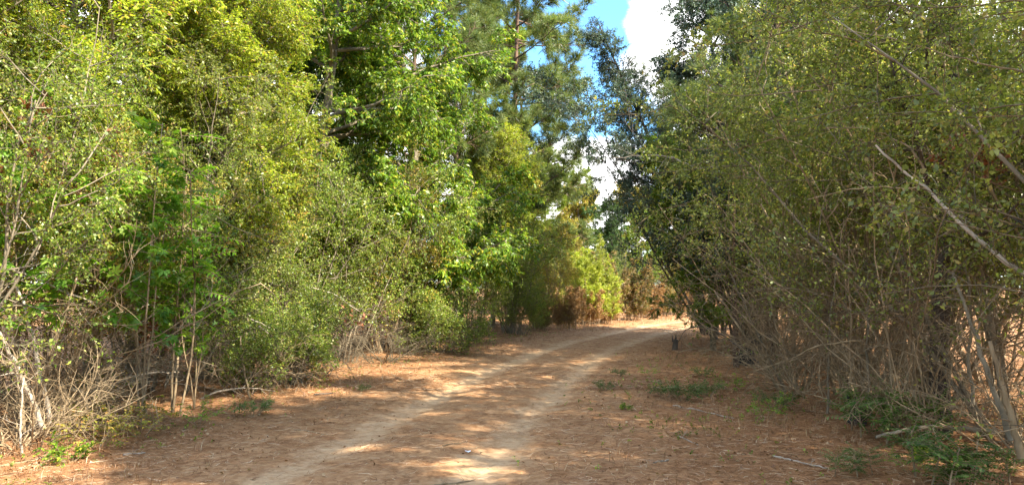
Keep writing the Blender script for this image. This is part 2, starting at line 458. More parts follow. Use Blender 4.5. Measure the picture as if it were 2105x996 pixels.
def shrub(seed, h=4.5, stems=12, lean=.35, mat='privet', bark='bark_grey', leaf=(.022, .056), wid=(.42, .75), n=(11, 10, 4), lv=8, z=(.5, 1.6), zlo=.12, br=.34, dead=True, droop=.15, bias=(0, 0), spire=0):
    rng = np.random.RandomState(seed)
    a = rng.rand(stems) * 2 * np.pi; rr = rng.rand(stems) ** .5 * .35
    base = np.stack([np.cos(a) * rr, np.sin(a) * rr, -.05 + 0 * a], -1)
    ln_ = lean * rng.uniform(.3, 1.4, stems)
    d = np.stack([np.cos(a) * ln_ + bias[0], np.sin(a) * ln_ + bias[1], np.ones(stems)], -1)
    P0 = grow(base, d, h * rng.uniform(.62, 1.12, stems), 12, .085, (0, 0, .02), rng)
    P0[:, 8:, 2] -= (np.linspace(0, 1, 4) ** 2)[None, :] * .25 * droop * h
    P1, i1, t1 = branch(P0, n[0], .18, 1, (35, 75), (h * br * .6, h * br * 1.25), 8, .13, (0, 0, .015), rng, tip=.45)
    P2, i2, t2 = branch(P1, n[1], .38, 1, (30, 80), (.26, .60), 5, .16, (0, 0, -.02), rng, tip=.3)
    P3, i3, t3 = branch(P2, n[2], .12, 1, (30, 75), (.10, .26), 3, .15, (0, 0, -.02), rng, tip=.2)
    g = Geo()
    r0 = rng.uniform(.014, .032, stems) * (h / 4.5)
    g.tubes(P0, r0, .004, 5)
    g.tubes(P1, .0085, .003, 3)
    tw = Geo(); tw.tubes(P2, .0040, .0018, 3)
    tw.tubes(P3[::3], .0022, .0012, 3)
    if dead:   # bare twiggy growth low down
        D1, _, _ = branch(P0, 5, .05, .4, (40, 95), (.4, 1.3), 7, .18, (0, 0, -.02), rng)
        D2, _, _ = branch(D1, 4, .2, 1, (30, 80), (.15, .5), 4, .2, (0, 0, 0), rng)
        g.tubes(D1, .007, .002, 3); g.tubes(D2, .003, .0014, 3)
    L = Geo()
    keep = up(z[0], z[1], zlo)
    L.leaves(P3, lv, leaf, wid, rng, keep=keep, droop=droop)
    L.leaves(P2, 7, leaf, wid, rng, keep=keep, droop=droop)
    return [('stems', g.mesh('shrub_stems', M[bark], True)), ('twigs', tw.mesh('shrub_twigs', M['twig'], True)), ('foliage', L.mesh('shrub_foliage', M[mat]))]

def tree(seed, h=10, trunk=.16, limbs=20, t0=.22, ln=(2.0, 3.4), ang=(45, 80), n=(9, 8, 4), lv=7, leaf=(.05, .08), wid=(.34, .46), mat='bright', bark='bark_grey', droop=.6, ltrop=-.02, l2=(.7, 1.3), l3=(.25, .55), planar=True, tip=.6, lean=(0, 0), wander=.05):
    rng = np.random.RandomState(seed)
    P = grow(np.array([[0, 0, -.1]]), np.array([[lean[0], lean[1], 1.0]]), np.array([float(h)]), 16, wander, (0, 0, .05), rng)
    P1, _, t1 = branch(P, limbs, t0, .98, ang, ln, 9, .10, (0, 0, .02), rng, tip=tip)
    P2, _, _ = branch(P1, n[0], .2, 1, (30, 70), l2, 6, .12, (0, 0, ltrop), rng, tip=.4)
    P3, _, _ = branch(P2, n[1], .1, 1, (30, 65), l3, 4, .10, (0, 0, ltrop * 2), rng, tip=.3)
    g = Geo(); g.tubes(P, trunk, .02, 9, .8, .04, rng)
    c = Geo()
    g.tubes(P1, .045 * (h / 10), .008, 5)
    g.tubes(P2, .012, .004, 3); g.tubes(P3, .005, .002, 3)
    if n[2]:
        P4, _, _ = branch(P3, n[2], .1, 1, (30, 60), (.12, .26), 3, .1, (0, 0, ltrop * 3), rng, tip=.3)
        g.tubes(P4[::2], .003, .0015, 3)
        c.leaves(P4, lv, leaf, wid, rng, planar=planar, droop=droop, ang=(45, 70))
    c.leaves(P3, lv, leaf, wid, rng, planar=planar, droop=droop, ang=(45, 70))
    return [('trunk', g.mesh('tree_trunk', M[bark], True)), ('crown', c.mesh('tree_crown', M[mat]))]

def pine(seed, h=14, trunk=.17, limbs=34, t0=.3, ln=(2.2, 3.4), n=(8, 5), nn_=26, L=(.13, .2), w=.009, mat='pine', tufts=2, tip=.75):
    rng = np.random.RandomState(seed)
    P = grow(np.array([[0, 0, -.1]]), np.array([[.02, .01, 1.0]]), np.array([float(h)]), 16, .012, (0, 0, .05), rng)
    P1, _, _ = branch(P, limbs, t0, .99, (65, 95), ln, 9, .07, (0, 0, .035), rng, tip=tip)
    P2, _, _ = branch(P1, n[0], .3, 1, (30, 65), (.45, 1.1), 6, .09, (0, 0, .06), rng, tip=.45)
    P3, _, _ = branch(P2, n[1], .3, 1, (25, 55), (.15, .4), 4, .08, (0, 0, .12), rng, tip=.3)
    g = Geo(); g.tubes(P, trunk, .02, 9, .8, .03, rng); g.tubes(P1, .04, .008, 5); g.tubes(P2, .012, .005, 3); g.tubes(P3, .006, .004, 3)
    c = Geo(); c.needles(P3, tufts, nn_, L, w, rng); c.needles(P2, 1, nn_, L, w, rng, .8)
    return [('trunk', g.mesh('pine_trunk', M['bark_pine'], True)), ('crown', c.mesh('pine_crown', M[mat]))]

def feather(seed, h=2.4, stems=7, mat='feather', n=(26, 12), spread=.3):
    """soft feathery upright weed bush"""
    rng = np.random.RandomState(seed)
    a = rng.rand(stems) * 6.28; rr = rng.rand(stems) * spread
    base = np.stack([np.cos(a) * rr, np.sin(a) * rr, 0 * a], -1)
    P0 = grow(base, np.stack([np.cos(a) * .14, np.sin(a) * .14, 1 + 0 * a], -1), h * rng.uniform(.6, 1.05, stems), 8, .04, (0, 0, .03), rng)
    P1, _, _ = branch(P0, n[0], .10, 1, (30, 65), (.3 * h / 2.4, .7 * h / 2.4), 5, .08, (0, 0, .06), rng, tip=.7)
    P2, _, _ = branch(P1, n[1], .15, 1, (20, 50), (.07, .2), 3, .08, (0, 0, .12), rng, tip=.5)
    g = Geo(); g.tubes(P0, .012, .003, 4); g.tubes(P1, .004, .002, 3)
    L = Geo(); L.needles(P2, 1, 6, (.07, .13), .018, rng, .2); L.needles(P1, 2, 6, (.07, .13), .018, rng, .3)
    return [('stems', g.mesh('weed_stems', M['bark_tan'], True)), ('foliage', L.mesh('weed_foliage', M[mat]))]

def dead_brush(seed, h=2.2, stems=16, mat='bark_pale', flat=1.0, tan=False):
    rng = np.random.RandomState(seed)
    a = rng.rand(stems) * 6.28; rr = rng.rand(stems) * .4
    base = np.stack([np.cos(a) * rr, np.sin(a) * rr, 0 * a], -1)
    P0 = grow(base, np.stack([np.cos(a) * flat, np.sin(a) * flat, 1 + 0 * a], -1), h * rng.uniform(.5, 1.15, stems), 10, .12, (0, 0, -.05), rng)
    P1, _, _ = branch(P0, 8, .1, 1, (25, 75), (.35, 1.1), 7, .17, (0, 0, -.02), rng, tip=.4)
    P2, _, _ = branch(P1, 6, .1, 1, (25, 75), (.12, .45), 4, .17, (0, 0, -.02), rng, tip=.3)
    for P in (P0, P1, P2): P[:, :, 2] = np.maximum(P[:, :, 2], .02)
    g = Geo(); g.tubes(P0, .011, .004, 5); g.tubes(P1, .0055, .002, 3); g.tubes(P2, .0028, .0014, 3)
    return [('twigs', g.mesh('dead_twigs', M[mat], True))]

def herb(seed, stems=7, h=.4, leaf=(.03, .05), wid=(.4, .6), mat='sapling', n=5, lv=8, planar=True, lean=.8, droop=.2):
    rng = np.random.RandomState(seed)
    a = rng.rand(stems) * 6.28
    base = np.stack([np.cos(a) * .05, np.sin(a) * .05, 0 * a], -1)
    P0 = grow(base, np.stack([np.cos(a) * lean, np.sin(a) * lean, 1 + 0 * a], -1), h * rng.uniform(.6, 1.2, stems), 6, .1, (0, 0, -.04), rng)
    P1, _, _ = branch(P0, n, .25, 1, (35, 70), (h * .25, h * .6), 4, .1, (0, 0, -.04), rng, tip=.4)
    g = Geo(); g.tubes(P0, .004, .002, 3); g.tubes(P1, .0022, .0012, 3)
    L = Geo(); L.leaves(P1, lv, leaf, wid, rng, planar=planar, ang=(50, 75), flat=.8, droop=droop); L.leaves(P0, 4, leaf, wid, rng, t0=.5)
    return [('stems', g.mesh('herb_stems', M['bark_tan'], True)), ('foliage', L.mesh('herb_foliage', M[mat]))]

def pole(pts, r0, r1, rng, sides=8, K=14, mat='bark_pale', lump=.06, twigs=0, tw=(.2, .6)):
    """a single bent stem or fallen branch through world points; returns origin and parts"""
    pts = np.array(pts, float); o = pts[0].copy()
    tt = np.linspace(0, 1, len(pts)); T = np.linspace(0, 1, K)
    P = np.stack([np.interp(T, tt, pts[:, k]) for k in range(3)], -1)
    # soften the corners
    for _ in range(2): P[1:-1] = (P[:-2] + 2 * P[1:-1] + P[2:]) / 4
    L = np.linalg.norm(pts[-1] - pts[0])
    P[1:-1] += rng.normal(size=P[1:-1].shape) * .006 * L
    P = (P - o)[None]
    g = Geo(); g.tubes(P, r0, r1, sides, 1, lump, rng)
    if twigs:
        Q, _, _ = branch(P, twigs, .15, .95, (30, 80), tw, 6, .15, (0, 0, 0), rng)
        g.tubes(Q, max(.2 * r0, .002), .0015, 4)
        Q2, _, _ = branch(Q, 3, .2, .95, (30, 70), (tw[0] * .5, tw[1] * .5), 4, .15, (0, 0, 0), rng)
        g.tubes(Q2, .0022, .0012, 3)
    return o, g, P

def G(x, y): return (float(x), float(y), float(gz(x, y)))
def gx(px, Y): return (px - CX) / FPX * Y

# ------------------------------------------------------------------ shared variants (each used by real plants)
print('variants')
PR = [shrub(11, 4.6, leaf=(.02, .044)), shrub(12, 5.0, 13, .42, 'autumn', 'bark_tan', leaf=(.026, .05)), shrub(13, 4.2, 14, .5, n=(12, 10, 4)), shrub(14, 5.2, 11, .3, 'privet_dull', leaf=(.024, .046))]
PD = [shrub(21, 5.6, 13, .42, 'privet_dull', 'bark_tan', zlo=.10, z=(.9, 3.2)), shrub(22, 6.2, 13, .36, 'privet_dull', 'bark_grey', zlo=.10, z=(.9, 3.2)),
      shrub(23, 5.4, 15, .5, 'privet_dull', 'bark_tan', zlo=.12, z=(.8, 2.8))]
LOW = [shrub(31, 2.0, 16, .9, 'privet', n=(9, 8, 4), z=(.1, .6), zlo=.3, br=.3), shrub(32, 1.6, 14, 1.1, 'privet_dull', 'bark_tan', n=(8, 8, 4), z=(.1, .5), zlo=.3, br=.32)]
T_lime = tree(41, 8.6, .13, 36, .32, (2.0, 3.3), mat='lime', leaf=(.045, .08), n=(10, 9, 4), droop=.35)
T_br1 = tree(42, 12.0, .17, 42, .10, (2.2, 4.0), mat='bright', n=(10, 8, 4), lv=7, leaf=(.07, .11))
T_br2 = tree(43, 10.5, .15, 40, .10, (2.4, 4.0), mat='bright', n=(10, 8, 4), leaf=(.07, .12), ltrop=-.05)
T_dk = tree(44, 10.5, .16, 36, .2, (1.6, 2.6), mat='dark', bark='bark_dark', n=(9, 8, 3), leaf=(.07, .11))
T_dull = tree(45, 9.0, .12, 26, .18, (1.8, 3.0), mat='privet_dull', bark='bark_dark', n=(8, 8, 4), leaf=(.026, .06), droop=.2, planar=False)
T_dull2 = tree(46, 10.5, .14, 26, .2, (1.8, 3.0), mat='bright', bark='bark_dark', n=(8, 8, 3), leaf=(.035, .06), droop=.2)
T_ced = tree(47, 10.6, .12, 36, .12, (1.2, 2.3), (40, 75), mat='cedar', bark='bark_dark', n=(7, 7, 4), leaf=(.035, .062), wid=(.4, .6), droop=.05, planar=False, l2=(.4, .8), l3=(.2, .4), tip=.93, lean=(-.32, .0))
T_ced2 = tree(48, 8.2, .14, 32, .15, (1.8, 3.2), (50, 85), mat='cedar', bark='bark_dark', n=(10, 9, 4), leaf=(.045, .075), wid=(.4, .6), droop=.05, planar=False, l2=(.5, 1.0), l3=(.2, .4), tip=.6)
T_bg = tree(49, 8.0, .12, 24, .1, (1.8, 3.0), mat='autumn', bark='bark_grey', n=(8, 7, 3), leaf=(.09, .14), wid=(.45, .7), droop=.2, planar=False, lv=8)
T_bg2 = tree(50, 8.5, .13, 24, .1, (1.8, 3.2), mat='bright', bark='bark_grey', n=(8, 7, 3), leaf=(.07, .11), wid=(.45, .7), droop=.2, planar=False, lv=6)
T_bg3 = tree(51, 7.5, .12, 24, .1, (1.8, 3.0), mat='dark', bark='bark_dark', n=(8, 7, 3), leaf=(.07, .11), wid=(.45, .7), droop=.2, planar=False, lv=6)
P1_ = pine(61, 19, .19, 84, .15, (2.8, 4.4), w=.012, mat='pine', n=(13, 8), tip=.4, L=(.20, .32), nn_=14)
P5_ = pine(66, 16, .16, 60, .12, (2.2, 3.4), w=.014, mat='pine_lime', n=(12, 7), tip=.45, L=(.20, .32), nn_=14)
P6_ = pine(67, 5.8, .06, 12, .68, (.9, 1.7), w=.005, mat='pine', n=(9, 5), tip=.2, L=(.14, .2), nn_=26)
P2_ = pine(62, 15, .17, 54, .28, (2.8, 4.4), w=.010, mat='pine', n=(12, 8), tip=.55, L=(.18, .28), nn_=14)
P3_ = pine(63, 10, .13, 34, .12, (1.8, 3.0), w=.02, mat='pine_lime', L=(.16, .26), nn_=22)
P4_ = pine(64, 14, .16, 30, .3, (1.8, 3.2), w=.009, mat='pine')

PC = shrub(26, 8.2, 13, .26, 'cedar', 'bark_dark', leaf=(.04, .07), n=(16, 12, 4), z=(1.8, 3.0), zlo=.03, br=.25, bias=(-.22, 0), dead=False)
PC2 = shrub(27, 6.6, 13, .34, 'cedar', 'bark_dark', leaf=(.035, .06), n=(14, 11, 4), z=(1.2, 2.6), zlo=.05, br=.3, bias=(-.15, 0), dead=False)

# ------------------------------------------------------------------ left side of the track
print('left')
LG = 'privet bushes lining the left side of the track'
for i, (X, Y, v, sc, lab) in enumerate([
    (-5.75, 7.3, 0, 1.05, 'olive green bush at the extreme left frame edge, rising over the dead brush'),
    (-5.6, 9.0, 1, .85, 'small-leaved bush tangled with tan twigs at the left, right behind the pale leaning poles'),
    (-5.3, 11.2, 2, .95, 'small-leaved bush left of the dark hollow in the left thicket'),
    (-4.75, 12.5, 3, 1.0, 'tall pale olive bush just right of the dark hollow in the left thicket'),
    (-4.3, 14.2, 0, 1.05, 'dense grey-green small-leaved bush above the tangle of crossed bare branches'),
    (-3.65, 16.0, 2, 1.05, 'olive bush with rusty dead leaves hanging in it at the left of the track'),
    (-3.05, 18.1, 1, .9, 'shaded small-leaved bush under the big bright green tree'),
    (-2.2, 20.4, 3, .8, 'fine-leaved bush in the left row where the verge turns to orange needles'),
    (-1.25, 22.9, 0, .95, 'round sunlit olive bush third from the far end of the left row'),
    (-.05, 26.0, 2, 1.0, 'yellow-green sunlit bush second from the far end of the left row'),
    (1.0, 29.0, 1, .82, 'last small-leaved bush at the far end of the left row beside the feathery weeds')]):
    place('privet_bush', lab, 'bush', PR[v], G(X, Y), i * 1.7 + .4, sc, LG)
for i, (X, Y, v, sc, lab) in enumerate([
    (-7.6, 10.2, 3, 1.2, 'second-row bush deep in the left thicket behind the grey trunk of the yellow-green tree'),
    (-6.9, 13.4, 0, 1.1, 'second-row bush in deep shade behind the dark hollow at left'),
    (-6.2, 16.4, 1, 1.1, 'second-row bush behind the crossed bare branches, mostly hidden'),
    (-5.0, 20.3, 2, 1.1, 'second-row bush glimpsed in the shade beneath the big bright green tree'),
    (-3.2, 25.2, 3, 1.0, 'second-row bush seen between the pines and the left row')]):
    place('privet_bush', lab, 'bush', PR[v], G(X, Y), i * 2.1 + 1, sc, 'privet bushes of the second row on the left')
place('low_bush', 'low spreading small-leaved bush at the left verge below the crossed bare branches', 'bush', LOW[0], G(-3.55, 12.0), 1, .8, 'low bushes on the verges')
place('low_bush', 'low spreading bush on the left verge under the overhanging dark green foliage', 'bush', LOW[0], G(-1.75, 18.6), 2.4, .9, 'low bushes on the verges')
place('low_bush', 'low leafy skirt of a bush touching the left verge before the bend', 'bush', PR[2], G(.35, 25.4), 4.4, .42, 'low bushes on the verges')

place('yellow_green_tree', 'broad sunlit yellow-green tree filling the upper left of the picture', 'tree', T_lime, G(-5.75, 10.5), .6, 1.0)
place('yellow_green_tree', 'yellow-green tree leaning its sprays over the tall pale olive bush left of centre', 'tree', T_lime, G(-5.0, 12.4), 4.6, .82)
place('yellow_green_tree', 'smaller sunlit yellow-green tree at the extreme upper left corner', 'tree', T_lime, G(-7.3, 8.9), 3.6, .8)
place('broadleaf_tree', 'tall bright green tree with drooping sprays left of the pines at top centre', 'tree', T_br1, G(-4.9, 16.6), .3, 1.0)
place('broadleaf_tree', 'bright green tree rising right behind the broad yellow-green tree', 'tree', T_br1, G(-6.1, 15.2), 2.7, .85)
place('broadleaf_tree', 'wide bright green tree whose drooping sprays reach out towards the gap of sky', 'tree', T_br2, G(-2.5, 20.6), 2.0, 1.1)
place('yellow_green_tree', 'short yellow-green tree behind the far end of the left row', 'tree', T_lime, G(-.7, 27.6), 4.2, .8)
place('pine_tree', 'pine right between the tallest pine and the wide bright green tree', 'tree', P2_, G(-2.0, 28.8), 3.4, .95)
place('dark_evergreen', 'dark green tree in shade between the yellow-green tree and the bright green trees', 'tree', T_dk, G(-7.6, 17.5), 0, 1.05)
place('dark_evergreen', 'dark green tree deep in the wood behind the yellow-green tree', 'tree', T_dk, G(-10.5, 15.0), 2, 1.1)
place('dark_evergreen', 'dark green tree filling the gap left of the tall bright green tree', 'tree', T_dk, G(-6.5, 19.8), 1, 1.15)
place('dark_evergreen', 'dark green tree standing behind the wide bright green tree', 'tree', T_dk, G(-6.2, 24.5), 4, 1.0)
place('pine_tree', 'tallest pine, its needled limbs stretching right into the gap of blue sky', 'tree', P1_, G(0, 31.0), .5, 1.0)
place('pine_tree', 'darker pine with limbs over the top of the bright green trees at top centre', 'tree', P2_, G(-3.4, 25.5), 2.2, 1.0)
place('pine_tree', 'pine with bare lower trunk deep in the left wood', 'tree', P2_, G(-9.5, 21), .2, 1.0)

# ------------------------------------------------------------------ right side of the track
print('right')
RG = 'olive thicket shrubs lining the right side of the track'
for i, (X, Y, v, sc, lab) in enumerate([
    (5.4, 6.2, 0, 1.0, 'dull olive shrub at the extreme right edge of the picture over the fern-like sapling'),
    (5.35, 8.0, 1, 1.0, 'dull olive shrub behind the long pale leaning branch at right'),
    (5.05, 9.7, 2, 1.05, 'shrub with tall tan stems behind the fallen log at lower right'),
    (5.2, 11.5, 0, 1.05, 'dense olive shrub left of the pale leaning branch, leafy to the top of the picture'),
    (5.9, 13.4, 1, 1.0, 'shaded shrub with many upright stems just right of the green ground weeds'),
    (6.9, 15.4, 2, 1.05, 'many-stemmed shrub fanning pale stems beside the green ground weeds'),
    (7.9, 18.0, 0, 1.05, 'shrub rising behind the fan of pale stems on the right verge'),
    (8.3, 20.8, 1, .9, 'shrub with dark leaning stems close to the small cut stump'),
    (9.0, 23.6, 2, .85, 'shaded shrub beneath the blue-green trees on the right'),
    (10.2, 28.0, 0, .8, 'next to last shrub of the right row before the track bends away'),
    (12.0, 32.5, 1, .75, 'last shrub of the right row standing at the bend')]):
    place('thicket_shrub', lab, 'bush', PD[v], G(X, Y), i * 1.3 + .2, sc, RG)
for i, (X, Y, v, sc, lab) in enumerate([
    (7.6, 8.8, 1, 1.0, 'second-row shrub behind the dark trunk at right'),
    (7.9, 12.6, 2, 1.0, 'second-row shrub with sunlit needles showing below it at right'),
    (9.3, 17.2, 0, 1.0, 'second-row shrub deep in the right thicket, seen through upright stems')]):
    place('thicket_shrub', lab, 'bush', PD[v], G(X, Y), i * 2.3 + .2, sc, 'shrubs of the second row on the right')
place('blue_green_tree', 'leaning blue-green tree whose thin spire stands against the blue sky', 'tree', T_ced, G(6.2, 23.2), 0, .98)
place('blue_green_tree', 'low-crowned blue-green tree nearest the track under the leaning spire', 'tree', T_ced2, G(6.4, 20.6), 4.0, .9)
place('blue_green_tree', 'rounded blue-green tree with a dense dark crown right of the leaning one', 'tree', T_ced2, G(7.2, 22.4), 2.0, 1.2)
place('blue_green_tree', 'many-stemmed blue-green tree leaning over the track with its crown below the spire', 'tree', PC, G(7.0, 22.2), 0, 1.08)
place('blue_green_tree', 'blue-green many-stemmed tree farthest back, filling the sky gap behind the leaning ones', 'tree', PC, G(6.7, 25.5), .5, 1.12)
place('blue_green_tree', 'lower blue-green many-stemmed tree merging with the olive thicket on the right', 'tree', PC2, G(5.8, 18.6), .2, 1.0)
place('blue_green_tree', 'tallest blue-green tree, its crown reaching the top of the picture right of the sky gap', 'tree', T_ced2, G(8.3, 25.5), 1.0, 1.4)
place('small_oak', 'green tree hanging low sprays over the far right of the track', 'tree', T_br2, G(5.1, 19.4), 1.2, .52)
place('small_oak', 'dark green tree with a black trunk in the distance under the gap of sky', 'tree', T_dk, G(6.1, 47.0), 2.2, .62)
place('shade_tree', 'olive tree with a dark ridged trunk standing in the thicket at right', 'tree', T_dull, G(4.75, 8.5), .4, 1.0)
place('shade_tree', 'olive tree crowding the top of the picture right of the pine trunk', 'tree', T_dull, G(6.9, 13.6), 2.4, 1.1)
place('blue_green_tree', 'blue-green tree right behind the reddish pine trunk at top right', 'tree', T_ced2, G(6.3, 18.6), 3.1, 1.1)
place('leafy_tree', 'fresh green tree at the top of the picture above the pale leaning branch', 'tree', T_dull2, G(5.9, 10.9), 1.0, .95)
place('leafy_tree', 'fresh green tree behind the rounded blue-green tree on the right', 'tree', T_dull2, G(9.0, 21.5), 3.0, 1.0)
place('shade_tree', 'olive tree deep in the right wood behind the upright stems', 'tree', T_dull, G(10.4, 14.6), 4.4, 1.1)
place('pine_tree', 'pine with a reddish trunk at top right of the gap of sky', 'tree', P4_, G(5.9, 17.4), 1.1, 1.0)
place('shade_tree', 'unseen olive tree, added for shade beside the near end of the track, right of the picture', 'tree', T_dull, G(6.9, 4.2), 5.4, 1.0)  # these near-end plants are out of view, added to cast shade
place('leafy_tree', 'unseen fresh green tree, added for shade beside the near end of the track, right of the picture', 'tree', T_dull2, G(6.2, .4), 5, 1.0)
place('shade_tree', 'unseen olive tree, added for shade at the near end of the track, behind the photographer', 'tree', T_dull, G(5.2, -3.4), 1, 1.0)
place('leafy_tree', 'unseen fresh green tree, added for shade at the near end of the track, second row, right of the picture', 'tree', T_dull2, G(8.8, -1.6), 3, 1.0)
place('shade_tree', 'unseen olive tree, added for shade at the near end of the track, nearest the bare dirt', 'tree', T_dull, G(4.9, -.8), 2, .9)
place('leafy_tree', 'unseen fresh green tree, added for shade at the near end of the track, farthest right of the picture', 'tree', T_dull2, G(7.6, -5.0), 3.4, 1.1)
place('pine_tree', 'unseen pine, added for dappled shade beside the near end of the track, right of the picture', 'tree', P2_, G(7.0, 2.4), 2.4, .95)  # out of view too, added to dapple the near track
place('thicket_shrub', 'unseen dull olive shrub, added for shade beside the near end of the track, right of the picture', 'bush', PD[1], G(4.9, 3.6), 1, 1.0)

place('young_pine', 'soft olive pine top poking out of the right thicket beside the blue-green trees', 'tree', P6_, G(4.45, 15.2), 1.1, 1.0)
# ------------------------------------------------------------------ beyond the bend
print('far')
for i, (px, Y, me, sc, lab) in enumerate([
    (1060, 41, T_bg, .95, 'yellowing tree behind the far end of the left row'),
    (1125, 48, T_bg2, 1.0, 'green tree with yellow tints beyond the feathery weeds'),
    (1235, 50, T_bg3, .8, 'dark rounded tree in the middle of the distance beyond the bend'),
    (1300, 54, T_bg, 1.0, 'orange-tinted tree beyond the bend right of the dark rounded one'),
    (1185, 52, T_bg, .95, 'pale yellowing tree low in the gap of sky right of the pines'),
    (1150, 39, T_bg, .62, 'small yellow-green tree right behind the last left bush'),
    (1340, 47, T_bg2, .7, 'small fresh green tree behind the orange-brown weeds'),
    (1365, 56, T_bg2, .95, 'green tree beyond the bend under the blue-green trees'),
    (1440, 60, T_bg, .95, 'yellowing tree beyond the bend behind the low right-hand sprays'),
    (1520, 62, T_bg2, 1.1, 'distant green tree glimpsed between the right-hand stems'),
    (1620, 62, T_bg, 1.1, 'distant yellowing tree glimpsed through the right thicket'),
    (1750, 60, T_bg2, 1.1, 'distant sunlit green tree glimpsed behind the right thicket'),
    (1900, 60, T_bg3, 1.1, 'distant dark tree glimpsed behind the pale leaning branch')]):
    place('distant_tree', lab, 'tree', me, G(gx(px, Y), Y), i * 1.1, sc, 'trees beyond the bend')
for i, (px, Y, me, sc, lab) in enumerate([
    (1105, 34.2, PR[0], 0.81, 'sunlit olive bush behind the leftmost rusty weeds at the bend'),
    (1165, 39.6, PR[1], 0.81, 'olive bush right behind the tallest feathery bush'),
    (1215, 42.3, PR[2], 0.77, 'olive bush behind the brown-topped feathery bush'),
    (1265, 45.0, PR[3], 0.72, 'round olive bush in the distance right of the brown-topped feathery bush'),
    (1318, 46.8, PR[0], 0.77, 'distant olive bush above the orange-brown weeds'),
    (1370, 49.5, PR[1], 0.81, 'distant olive bush above the far crest of the track'),
    (1425, 52.2, PR[2], 0.85, 'distant olive bush at the edge of the right thicket'),
    (1490, 54.0, PR[3], 0.85, 'distant olive bush seen through the left stems of the right thicket'),
    (1560, 54.0, PR[0], 0.85, 'distant sunlit bush seen through the fanning stems on the right')]):
    place('distant_bush', lab, 'bush', me, G(gx(px, Y), Y), i * 1.4, sc, 'bushes behind the weeds at the bend')
place('pine_tree', 'yellowish pine standing right behind the tallest pine at the edge of the blue sky', 'tree', P5_, G(gx(1085, 41), 41), 1.5, 1.0)
place('young_pine', 'bushy yellow-green pine low in the gap below the blue sky', 'tree', P3_, G(gx(1120, 43), 43), 0, .9, 'young pines beyond the bend')
place('young_pine', 'pale green pine farther off to the right in the gap of sky', 'tree', P3_, G(gx(1195, 60), 60), 2, 1.0, 'young pines beyond the bend')
place('young_pine', 'pale green pine at the left side of the distance behind the tallest pine', 'tree', P3_, G(gx(1000, 50), 50), 4, 1.1, 'young pines beyond the bend')

FG = feather(71, 3.0, 13, spread=.7); FR = feather(72, 2.2, 14, mat='feather_rust', spread=.9); FM = feather(73, 2.6, 13, mat='feather_mix', spread=.7)
for i, (px, Y, me, sc, nm, lab) in enumerate([
    (1195, 32.6, FG, 1.2, 'feathery_bush', 'tallest feathery bush, bright yellow-green, at the bend'),
    (1244, 34.8, FM, 1.15, 'feathery_bush', 'feathery bush with a brown and green top right of the bright yellow-green one'),
    (1228, 33.0, FG, 0.95, 'feathery_bush', 'small green feathery bush between the bright yellow-green and brown ones'),
    (1288, 36.5, FM, 1.06, 'feathery_bush', 'mixed green and brown feathery bush left of the bare orange verge'),
    (1150, 28.8, FR, 0.58, 'dead_weed_clump', 'rusty brown weed clump leftmost of the bend, touching the last bush'),
    (1176, 30.5, FR, 0.72, 'dead_weed_clump', 'rusty brown weed clump in front of the bright feathery bush'),
    (1208, 31.8, FR, 0.68, 'dead_weed_clump', 'pale brown weed clump right of the bright feathery bush'),
    (1250, 33.2, FR, 0.50, 'dead_weed_clump', 'low rusty weed clump under the brown-topped feathery bush'),
    (1240, 33.5, FG, 0.51, 'feathery_bush', 'small fresh green feathery tuft at the verge near the bend'),
    (1305, 37.4, FR, 0.72, 'dead_weed_clump', 'orange-brown weed clump behind the verge midway round the bend'),
    (1333, 39.6, FR, 0.79, 'dead_weed_clump', 'orange-brown weed clump under the hanging dark sprays'),
    (1362, 41.3, FM, 0.83, 'feathery_bush', 'dull feathery bush seen under the hanging sprays at right'),
    (1395, 43.0, FR, 0.72, 'dead_weed_clump', 'pinkish brown weed clump above the far crest of the track'),
    (1430, 48.2, FR, 0.79, 'dead_weed_clump', 'rightmost pinkish brown weed clump before the right thicket'),
    (1120, 27.5, FM, 0.55, 'feathery_bush', 'low yellowing feathery bush at the foot of the last left bush')]):
    place(nm, lab, 'weed bush', me, G(gx(px, Y), Y), i * .9, sc, 'feathery weeds at the bend')

# ------------------------------------------------------------------ far wood all round, one mass
def far_wood():
    rng = np.random.RandomState(99)
    g = Geo()
    n = 260
    th = rng.rand(n) * 2 * np.pi; rad = rng.uniform(75, 125, n)
    cx_ = np.sin(th) * rad; cy_ = np.cos(th) * rad + 10
    # thicker towards the sides of the track
    h = rng.uniform(7, 11.5, n)
    base = np.stack([cx_, cy_, gz(cx_, cy_)], -1)
    P = grow(base, np.tile([[0, 0, 1.]], (n, 1)), h, 8, .04, (0, 0, .1), rng)
    g.tubes(P, .16, .04, 4)
    P1, _, _ = branch(P, 16, .08, 1, (45, 85), (2.2, 3.8), 5, .1, (0, 0, 0), rng, tip=.5)
    g.tubes(P1, .05, .02, 3)
    P2, _, _ = branch(P1, 6, .2, 1, (30, 70), (.8, 1.6), 4, .15, (0, 0, 0), rng)
    L = Geo(); L.leaves(P2, 7, (.22, .42), (.5, .8), rng, ang=(30, 90), flat=.3)
    e = link('far_wood', None)
    tag(e, 'distant mixed green wood all along the horizon', 'wood', kind='stuff')
    link('trunks', g.mesh('far_trunks', M['bark_dark'], True), e); link('foliage', L.mesh('far_foliage', M['bright']), e)
    for c in e.children: c['kind'] = 'stuff'
far_wood()

